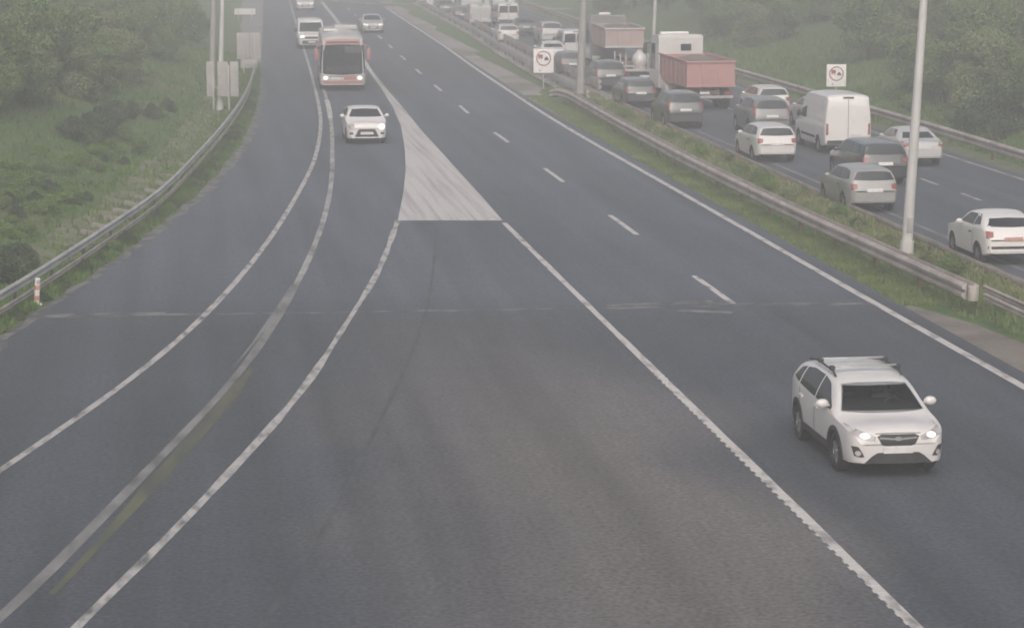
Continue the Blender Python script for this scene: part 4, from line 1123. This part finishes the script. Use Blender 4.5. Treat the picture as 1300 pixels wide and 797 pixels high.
guardrail('weathered guardrail between the queue and the wooded slope on the right', [(rail_x(FAR_R, y), y, 0.0) for y in np.arange(66, 275, 3.0)], M['galv_dirty'], step=4, h=.55, side=-1, scale=1.35, post_mat=M['paint_brown'])
guardrail('low weathered kerb rail along the queue side of the planted median', [(21.0 + .004*(y - 73) + road_shift(y), y, 0.0) for y in np.arange(60, 126, 2.0)], M['galv_dirty'], step=4, h=.24, post_h=.24, side=1, scale=.55, post_mat=M['paint_brown'])

# concrete blocks behind the left rail
bi = 0
for (px, py) in ((112, 300), (126, 291), (140, 281), (153, 272), (166, 263), (179, 255), (192, 246), (206, 237), (220, 228), (236, 214)):
    x, y, z = on_ground(px, py)
    m = MB().box((0, 0, .10), (.55, .17, .16), .03)
    o = m.build('kerb_block', M['block_concrete']); o.location = (x, y, z); o.rotation_euler = (R(random.uniform(-4, 4)), R(14 + random.uniform(-4, 4)), R(random.uniform(5, 25)))
    tag(o, 'pale concrete block lying in the row behind the left guardrail', 'block', 'concrete blocks behind the left guardrail')

# ------------------------------------------------------------------ lamp posts
def lamp_post(label, px, py, h, r0, lean, mat, arm=1, name='lamp_post'):
    x, y, z = on_ground(px, py)
    root = empty(name, (x, y, z)); tag(root, label, 'lamp post')
    root.rotation_euler = (0, R(lean), 0)
    MB().tube((0, 0, .25), (0, 0, h), r0, r0*.55, 18).build('shaft', mat, root)
    MB().tube((0, 0, -.1), (0, 0, .5), r0*1.35, r0*1.25, 18).box((0, 0, .03), (r0*4, r0*4, .06), .01).build('base', mat, root)
    MB().box((0, -r0*.98, .95), (r0*1.0, .03, .42), .01).build('service_door', M['pole_dull'], root)
    MB().tube((0, 0, h - .05), (arm*1.6, 0, h + .35), r0*.5, r0*.4, 10).build('arm', mat, root)
    hd = MB().box((arm*2.0, 0, h + .40), (.95, .30, .14), .05).build('lamp_head', mat, root)
    MB().box((arm*2.05, 0, h + .322), (.6, .22, .03), .01).build('lens', M['lamp_clear'], hd)
    return root
lamp_post('tall bright steel lamp post in the median on the right, beside the silver grey hatchback', 1150, 328, 10.5, .155, 2.6, M['pole'])
lamp_post('dull grey lamp post in the median at mid-picture, beside the white square sign', 736, 128, 12.0, .22, 2.0, M['pole_dull'])
lamp_post('slender pale lamp post rising behind the red tipper truck', 829, 72, 12.0, .13, 1.8, M['pole'])
lamp_post('bright slender lamp post in front of the grey sign backs on the left bank', 279, 141, 9.5, .14, 2.4, M['pole'], arm=-1)
lamp_post('thicker dull grey lamp post behind the grey sign backs on the left bank', 269, 112, 12.0, .17, 2.2, M['pole_dull'], arm=-1)

# ------------------------------------------------------------------ signs
def truck_car_sign(label, px, py, bx, by, size, gx_shift=0.0):
    """white square board with a red ring, two small vehicles and a caption panel; faces the camera side"""
    x, y, z = on_ground(px, py)
    root = empty('road_sign', (x, y, z), -YAW*0.4); tag(root, label, 'road sign')
    w, h, b0 = size
    MB().tube((0, .05, -.1), (0, .05, b0 + h - .1), .04, n=10).build('post', M['galv'], root)
    MB().box((0, 0, b0 + h/2), (w, .04, h), .012).build('board', M['sign_white'], root)
    cz = b0 + h - w*.47
    m = MB(); n = 36; ro, ri = w*.37, w*.315
    for i in range(n):
        a, b = 2*math.pi*i/n, 2*math.pi*(i+1)/n
        m.prism([(ro*math.cos(a), cz + ro*math.sin(a)), (ro*math.cos(b), cz + ro*math.sin(b)), (ri*math.cos(b), cz + ri*math.sin(b)), (ri*math.cos(a), cz + ri*math.sin(a))], 'y', -.03, -.021)
    m.build('ring', M['sign_red'], root)
    s = w*.26
    m = MB()
    m.prism([(-s, cz + .02), (-s*.15, cz + .02), (-s*.15, cz + s*.75), (-s, cz + s*.75)], 'y', -.03, -.021)
    m.prism([(-s*.92, cz - s*.18), (-s*.72, cz - s*.18), (-s*.72, cz + .015), (-s*.92, cz + .015)], 'y', -.03, -.021)
    m.prism([(-s*.43, cz - s*.18), (-s*.23, cz - s*.18), (-s*.23, cz + .015), (-s*.43, cz + .015)], 'y', -.03, -.021)
    m.build('truck_symbol', M['sign_red'], root)
    m = MB()
    m.prism([(s*.15, cz - s*.35), (s*.95, cz - s*.35), (s*.95, cz - s*.02), (s*.8, cz + s*.06), (s*.68, cz + s*.32), (s*.42, cz + s*.32), (s*.3, cz + s*.06), (s*.15, cz - s*.02)], 'y', -.03, -.021)
    m.build('car_symbol', M['sign_black'], root)
    m = MB().prism([(-w*.25, b0 + h*.07), (-w*.13, b0 + h*.07), (-w*.19, b0 + h*.16)], 'y', -.03, -.021)
    m.build('caption_mark', M['pole_dull'], root)
truck_car_sign('white square no-overtaking sign in the median, left of the dull grey lamp post', 690, 112, 0, 0, (1.12, 1.32, .80))
truck_car_sign('white square no-overtaking sign on the right slope above the white high-roof van', 1061, 134, 0, 0, (1.0, 1.12, .95))

def sign_backs(label, px, py, panels, posts, mat, name='sign_panel_back'):
    x, y, z = on_ground(px, py)
    root = empty(name, (x, y, z)); tag(root, label, 'road sign')
    for (cx_, w, zb, zt) in panels: MB().box((cx_, 0, (zb + zt)/2), (w, .05, zt - zb), .01).build('panel', mat, root)
    for (cx_, zt) in posts: MB().box((cx_, -.07, zt/2 - .3), (.08, .08, zt + .6), .01).build('post', M['galv'], root)
    return root
# three upright panels, about 23 px per metre there
sign_backs('three tall grey sign backs side by side on the left bank behind a lamp post', 283, 142, [(-.60, .34, .75, 2.45), (.02, .50, .75, 2.45), (.58, .40, .75, 2.45)], [(-.45, 2.3), (.30, 2.3)], M['sign_back'])
sign_backs('pair of wide grey sign backs on the verge at the top of the left guardrail', 316, 96, [(-.32, .74, .98, 2.55), (.40, .62, .98, 2.55), (.02, 1.0, .45, .96)], [(-.3, 2.4), (.35, 2.4)], M['sign_back'])
sign_backs('small white strip sign highest on the left verge', 311, 26, [(0, 1.9, .5, 1.05)], [(-.6, 1.0), (.6, 1.0)], M['panel_white'])

# bent striped marker post on the left verge
x, y, z = on_ground(46, 388)
root = empty('marker_post', (x, y, 0.0), 0); root.rotation_euler = (0, R(5), .4); tag(root, 'short red and white marker post standing before the left guardrail', 'marker post')
MB().box((0, 0, .34), (.12, .08, .68), .02).build('post', M['panel_white'], root)
for zz in (.18, .44): MB().box((0, 0, zz), (.135, .095, .12), .02).build('red_band', M['band_orange'], root)
MB().box((0, 0, .03), (.24, .2, .06), .02).build('base', M['panel_white'], root)
MB().box((0, -.05, .60), (.09, .03, .09), .01).build('reflector', M['lamp_clear'], root)

# ------------------------------------------------------------------ parapet and panels closing the view where the road bends away
px_line = [(400, 2), (470, 6), (530, 9.5), (600, 10), (660, 11.5), (720, 13.5), (740, 15)]
pts = [G(*p) for p in px_line]
root = empty('parapet_wall', (0, 0, 0)); tag(root, 'pale concrete parapet with white panels crossing the far end of the road', 'wall')
m = MB()
for a, b in zip(pts[:-1], pts[1:]):
    c = ((a[0]+b[0])/2, (a[1]+b[1])/2, .05); d = Vector((b[0]-a[0], b[1]-a[1]))
    m.box(c, (d.length + .05, .3, .34), .03, rot=(0, 0, math.atan2(d.y, d.x)))
m.build('parapet', M['concrete_grey'], root)
for (x0, x1, top) in ((541, 551, 1.5), (554, 577, 1.6), (585, 612, 1.7), (615, 622, 1.6), (625, 642, 1.7), (645, 655, 1.9)):
    a, b = G(x0, 9.5), G(x1, 9.5)
    d = Vector((b[0]-a[0], b[1]-a[1]))
    MB().box(((a[0]+b[0])/2, (a[1]+b[1])/2 + .05, .21 + top/2), (d.length - .1, .12, top), .02, rot=(0, 0, math.atan2(d.y, d.x))).build('panel', M['panel_white'], root)
a = G(535, 9.5); MB().box((a[0], a[1], .9), (.7, .1, .9), .02).build('red_panel', M['paint_rust'], root)
for xx in (552, 581, 613, 623, 643, 657, 668):
    a = G(xx, 9.5); MB().box((a[0], a[1] + .2, 1.0), (.14, .14, 2.0), .01).build('panel_post', M['pole_dull'], root)

# ------------------------------------------------------------------ vegetation
def leaf_mesh(name, blobs, count, size, mat, seed):
    """many small leaf faces spread through overlapping lobes, denser towards each lobe's skin"""
    rnd = np.random.RandomState(seed)
    wts = np.array([b[3]*b[4]*b[5] for b in blobs]) ** (2/3); wts /= wts.sum()
    V, F = [], []
    for _ in range(count):
        b = blobs[rnd.choice(len(blobs), p=wts)]
        d = rnd.normal(size=3); d /= np.linalg.norm(d)
        rr = rnd.uniform(.55, 1.06) ** .7
        c = np.array(b[:3]) + d * rr * np.array(b[3:6])
        if c[2] < .03: c[2] = rnd.uniform(.03, .3)
        u = rnd.normal(size=3); u /= np.linalg.norm(u)
        w = np.cross(u, d + rnd.normal(size=3)*.7); w /= (np.linalg.norm(w) + 1e-6)
        s = size * rnd.uniform(.6, 1.5)
        i = len(V)
        V += [tuple(c - u*s), tuple(c + w*s*.45), tuple(c + u*s), tuple(c - w*s*.45)]
        F.append((i, i+1, i+2, i+3))
    return mesh_from(name, V, F, mat)

def tree_kit(seed, h, w, mat, count=2600, size=.20, trunk=True):
    rnd = random.Random(seed)
    blobs = []
    base = h*.10 if trunk else h*.12
    for _ in range(9 if trunk else 7):
        a = rnd.uniform(0, 2*math.pi); q = rnd.uniform(.15, .75)
        zz = base + (h - base)*rnd.uniform(.12, .82)
        k_ = 1 - .45*(zz - base)/(h - base)
        r_ = w*rnd.uniform(.22, .38)*k_
        blobs.append((math.cos(a)*w*.5*q*k_, math.sin(a)*w*.5*q*k_, zz, r_*rnd.uniform(.9, 1.3), r_*rnd.uniform(.9, 1.3), r_*rnd.uniform(.6, .9)))
    blobs.append((0, 0, h*.80, w*.2, w*.2, h*.16))
    crown = leaf_mesh('crown', blobs, count, size, mat, seed)
    t = MB()
    th = h*.62
    t.tube((0, 0, -.4), (rnd.uniform(-.1, .1), 0, th), h*.028 + .03, h*.012, 10)
    for b in blobs[:5]:
        t.tube((0, 0, th*rnd.uniform(.35, .8)), (b[0]*.8, b[1]*.8, b[2]), h*.012 + .012, .012, 6)
    return crown, t.mesh('trunk', M['bark'])

KITS = {
    'dark_tree': tree_kit(1, 6.0, 5.2, M['leaf_dark'], 9000, .14), 'dark_tree_b': tree_kit(2, 7.0, 5.0, M['leaf_dark'], 9000, .14),
    'mid_tree': tree_kit(3, 5.5, 5.0, M['leaf_mid'], 9000, .135), 'mid_tree_b': tree_kit(4, 6.5, 6.0, M['leaf_mid'], 10000, .14),
    'olive_tree': tree_kit(5, 5.0, 5.0, M['leaf_olive'], 8500, .13),
    'light_bush': tree_kit(6, 1.5, 2.8, M['leaf_light'], 4200, .075, False), 'mid_bush': tree_kit(7, 1.7, 2.6, M['leaf_mid'], 4200, .075, False),
    'dark_bush': tree_kit(8, 2.2, 3.0, M['leaf_dark'], 5200, .085, False), 'olive_bush': tree_kit(9, 1.3, 2.0, M['leaf_olive'], 3200, .07, False),
}
def plant(kind, x, y, s, label, group, name, cat, rz=None, lift=0.0):
    crown, trunk = KITS[kind]
    o = empty(name, (x, y, height(x, y) - .05 + lift), random.uniform(0, 6.28) if rz is None else rz)
    o.scale = (s*random.uniform(.88, 1.12), s*random.uniform(.88, 1.12), s*random.uniform(.85, 1.15))
    tag(o, label, cat, group)
    link('crown', crown, o); link('trunk' if cat == 'tree' else 'stem', trunk, o)
    return o

def px_plant(kind, px, py, s, *a):
    x, y, z = on_ground(px, py); return plant(kind, x, y, s, *a)

# left bank: the dark clump, low yellow-green scrub, dark tufts
rb2 = random.Random(3)
for (px, py, s_) in ((92, 178, .42), (108, 182, .5), (124, 176, .5), (128, 164, .45), (144, 166, .42), (150, 152, .4), (170, 152, .36), (192, 150, .34), (212, 141, .3), (112, 166, .4), (136, 150, .4)):
    px_plant('dark_bush', px, py, s_, 'dark green bush in the dark clump halfway up the left bank', 'dark bushes on the left bank', 'bush', 'bush')
for k_ in range(150):
    px, py = rb2.uniform(-60, 235), rb2.uniform(145, 300)
    if py > 330 - .80*px or py < 205 - .24*px: continue
    o = px_plant(rb2.choice(['light_bush', 'light_bush', 'mid_bush']), px, py, rb2.uniform(.24, .46), 'low yellow-green scrub on the lower left bank below the dark clump', 'low scrub on the left bank', 'bush', 'bush')
    o.scale.z *= .6
for (px, py, s_) in ((4, 345, .42), (20, 338, .34), (-14, 356, .5), (34, 330, .24), (62, 243, .2), (44, 258, .2), (110, 254, .16), (97, 258, .16), (176, 197, .2), (134, 206, .14), (158, 210, .16), (12, 262, .24), (20, 275, .2)):
    px_plant('dark_bush', px, py, s_, 'small dark tuft-like bush among the grass of the lower left bank', 'dark tufts on the left bank', 'bush', 'bush')
for k_ in range(34):
    y = 59 + k_*2.3 + rb2.uniform(-.8, .8); f_ = rb2.uniform(.25, .8)
    x = rail_left(y) + .25 + f_*(edge_left(y) - rail_left(y) - .5)
    plant(rb2.choice(['dark_bush', 'dark_bush', 'mid_bush']), x, y, rb2.uniform(.15, .25), 'low dark shrub in the strip between the left guardrail and the road', 'shrubs along the left guardrail', 'shrub', 'shrub')
rt = random.Random(11)
nt_ = 0
for k_ in range(700):
    px, py = rt.uniform(-110, 262), rt.uniform(-46, 150)
    lim = 150 - 0.33*max(0, px) if px < 100 else 128 - .42*(px - 100)
    if py > lim: continue
    if nt_ >= 150: break
    x, y, z = on_ground(px, py)
    if rail_left(min(y, 285)) - x < 4: continue
    kd = rt.choice(['mid_tree', 'mid_tree_b', 'olive_tree', 'mid_tree', 'olive_tree'])
    plant(kd, x, y, rt.uniform(.32, .58), 'hazy tree in the dense growth covering the upper left bank', 'trees on the upper left bank', 'broadleaf_tree', 'tree'); nt_ += 1

# right slope
nt_ = 0
for k_ in range(1200):
    px, py = rt.uniform(745, 1440), rt.uniform(-60, 178)
    # the wood keeps above this line; a strip of open grass lies below it
    if px < 900: lim = 30 + (px - 745)*.12
    elif px < 1090: lim = 62
    else: lim = 90 + (px - 1090)*.42
    if py > lim: continue
    if nt_ >= 150: break
    x, y, z = on_ground(px, py)
    if x < 36 + road_shift(y): continue
    kd = rt.choice(['mid_tree', 'mid_tree_b', 'olive_tree', 'olive_tree', 'mid_tree', 'mid_tree_b'])
    near = py > 40
    plant(kd, x, y, rt.uniform(.42, .70) if near else rt.uniform(.6, .95), 'green tree in the unbroken wood on the right slope', 'trees in the wood on the right slope', 'broadleaf_tree', 'tree'); nt_ += 1
for (px, py, s) in ((1242, 172, .75), (1210, 158, .5), (1160, 140, .55), (1296, 150, .9), (1280, 176, .6), (1130, 128, .5)):
    px_plant('dark_bush' if s > .55 else 'mid_bush', px, py, s, 'dark bush at the foot of the right wood, near the far guardrail', 'bushes at the foot of the right wood', 'bush', 'bush')
# median planting: countable low shrubs behind the double rail
for k_ in range(26):
    y = 64 + k_*2.6 + rt.uniform(-.6, .6)
    plant(rt.choice(['olive_bush', 'mid_bush', 'olive_bush', 'light_bush']), 19.9 + road_shift(y) + rt.uniform(-.5, .6), y, rt.uniform(.25, .42), 'low scrubby shrub in the planted strip between the median rails', 'shrubs in the median strip', 'shrub', 'shrub')

# grass: tufts as one cover
def tufts(name, spots, mat, hmin, hmax, blades=5):
    V, F = [], []
    rg = random.Random(5)
    for (x, y, z) in spots:
        for _ in range(blades):
            a = rg.uniform(0, 6.28); r_ = rg.uniform(0, .14)
            bx, by = x + r_*math.cos(a), y + r_*math.sin(a)
            h_ = rg.uniform(hmin, hmax); w_ = rg.uniform(.012, .03)
            a2 = rg.uniform(0, 6.28); lx, ly = rg.uniform(-.4, .4)*h_, rg.uniform(-.4, .4)*h_
            i = len(V)
            dx, dy = w_*math.cos(a2), w_*math.sin(a2)
            V += [(bx - dx, by - dy, z - .02), (bx + dx, by + dy, z - .02), (bx + lx*.4 + dx*.7, by + ly*.4 + dy*.7, z + h_*.6), (bx + lx*.4 - dx*.7, by + ly*.4 - dy*.7, z + h_*.6), (bx + lx, by + ly, z + h_)]
            F += [(i, i+1, i+2, i+3), (i+3, i+2, i+4)]
    o = link(name, mesh_from(name, V, F, mat)); o['kind'] = 'stuff'; tag(o, None, 'grass', None, 'stuff')
    return o
rg = random.Random(21)
sp = []
while len(sp) < 5200:      # verge between road and left rail
    y = rg.uniform(50, 165); t = rg.random() ** .7
    x = edge_left(y) - .1 - t*max(.3, edge_left(y) - rail_left(y) + .2)
    sp.append((x, y, -.02))
o = tufts('verge_grass', sp, M['blade_bank'], .06, .24); o['label'] = 'rough green grass between the left guardrail and the road'
sp = []
while len(sp) < 9000:      # left bank
    y = rg.uniform(50, 175); x = rail_left(y) - .5 - 15*rg.random() ** 1.5
    sp.append((x, y, height(x, y)))
o = tufts('bank_grass', sp, M['blade_bank'], .08, .26); o['label'] = 'uneven grass covering the left bank behind the guardrail'
sp = []
while len(sp) < 5000:      # median
    y = 58 + 75*rg.random() ** 1.2; x = rg.uniform(17.4, 18.5) + road_shift(y)
    if y < 60 and x < 18.4: continue
    sp.append((x, y, -.02))
o = tufts('median_grass', sp, M['blade'], .04, .13); o['label'] = 'short green grass between the white edge line and the double guardrail'
sp = []
while len(sp) < 7000:
    y = 42 + 95*rg.random() ** 1.2; x = rg.uniform(18.7, 20.9) + road_shift(y)
    sp.append((x, y, height(x, y)))
o = tufts('median_weeds', sp, M['blade'], .06, .24); o['label'] = 'tall weeds growing in the planted strip behind the double guardrail'
sp = []
while len(sp) < 5200:
    y = 42 + 95*rg.random(); x = rg.uniform(19.6, 21.2) + road_shift(y)
    sp.append((x, y, .03))
o = tufts('dry_grass', sp, M['blade_dry'], .06, .26); o['label'] = 'dry straw-coloured grass along the kerb of the queue carriageway'
sp = []
while len(sp) < 5000:
    y = 75 + 110*rg.random(); x = 31.8 + 9*rg.random() ** 1.3 + road_shift(y)
    sp.append((x, y, height(x, y)))
o = tufts('slope_grass', sp, M['blade_bank'], .12, .34); o['label'] = 'rough grass on the open strip behind the far guardrail'

# ------------------------------------------------------------------ haze
hz, hn, _b = new_mat('haze_air')
hn.nodes.remove(_b)
pv = hn.nodes.new("ShaderNodeVolumePrincipled")
pv.inputs['Color'].default_value = (0.93, 0.92, 0.92, 1)
pv.inputs['Density'].default_value = 0.0038
pv.inputs['Anisotropy'].default_value = 0.1
out_n = [n for n in hn.nodes if n.type == 'OUTPUT_MATERIAL'][0]
hn.links.new(pv.outputs[0], out_n.inputs['Volume'])
zmax = 26.0
v = [(-300, -80, -2), (340, -80, -2), (340, 930, -2), (-300, 930, -2)]
v += [(a, b, zmax) for (a, b, c) in v]
o = link('haze', mesh_from('haze', v, [(3, 2, 1, 0), (4, 5, 6, 7), (0, 1, 5, 4), (1, 2, 6, 5), (2, 3, 7, 6), (3, 0, 4, 7)], hz))
o['kind'] = 'stuff'; o['label'] = 'grey haze in the air over the road'; o['category'] = 'haze'
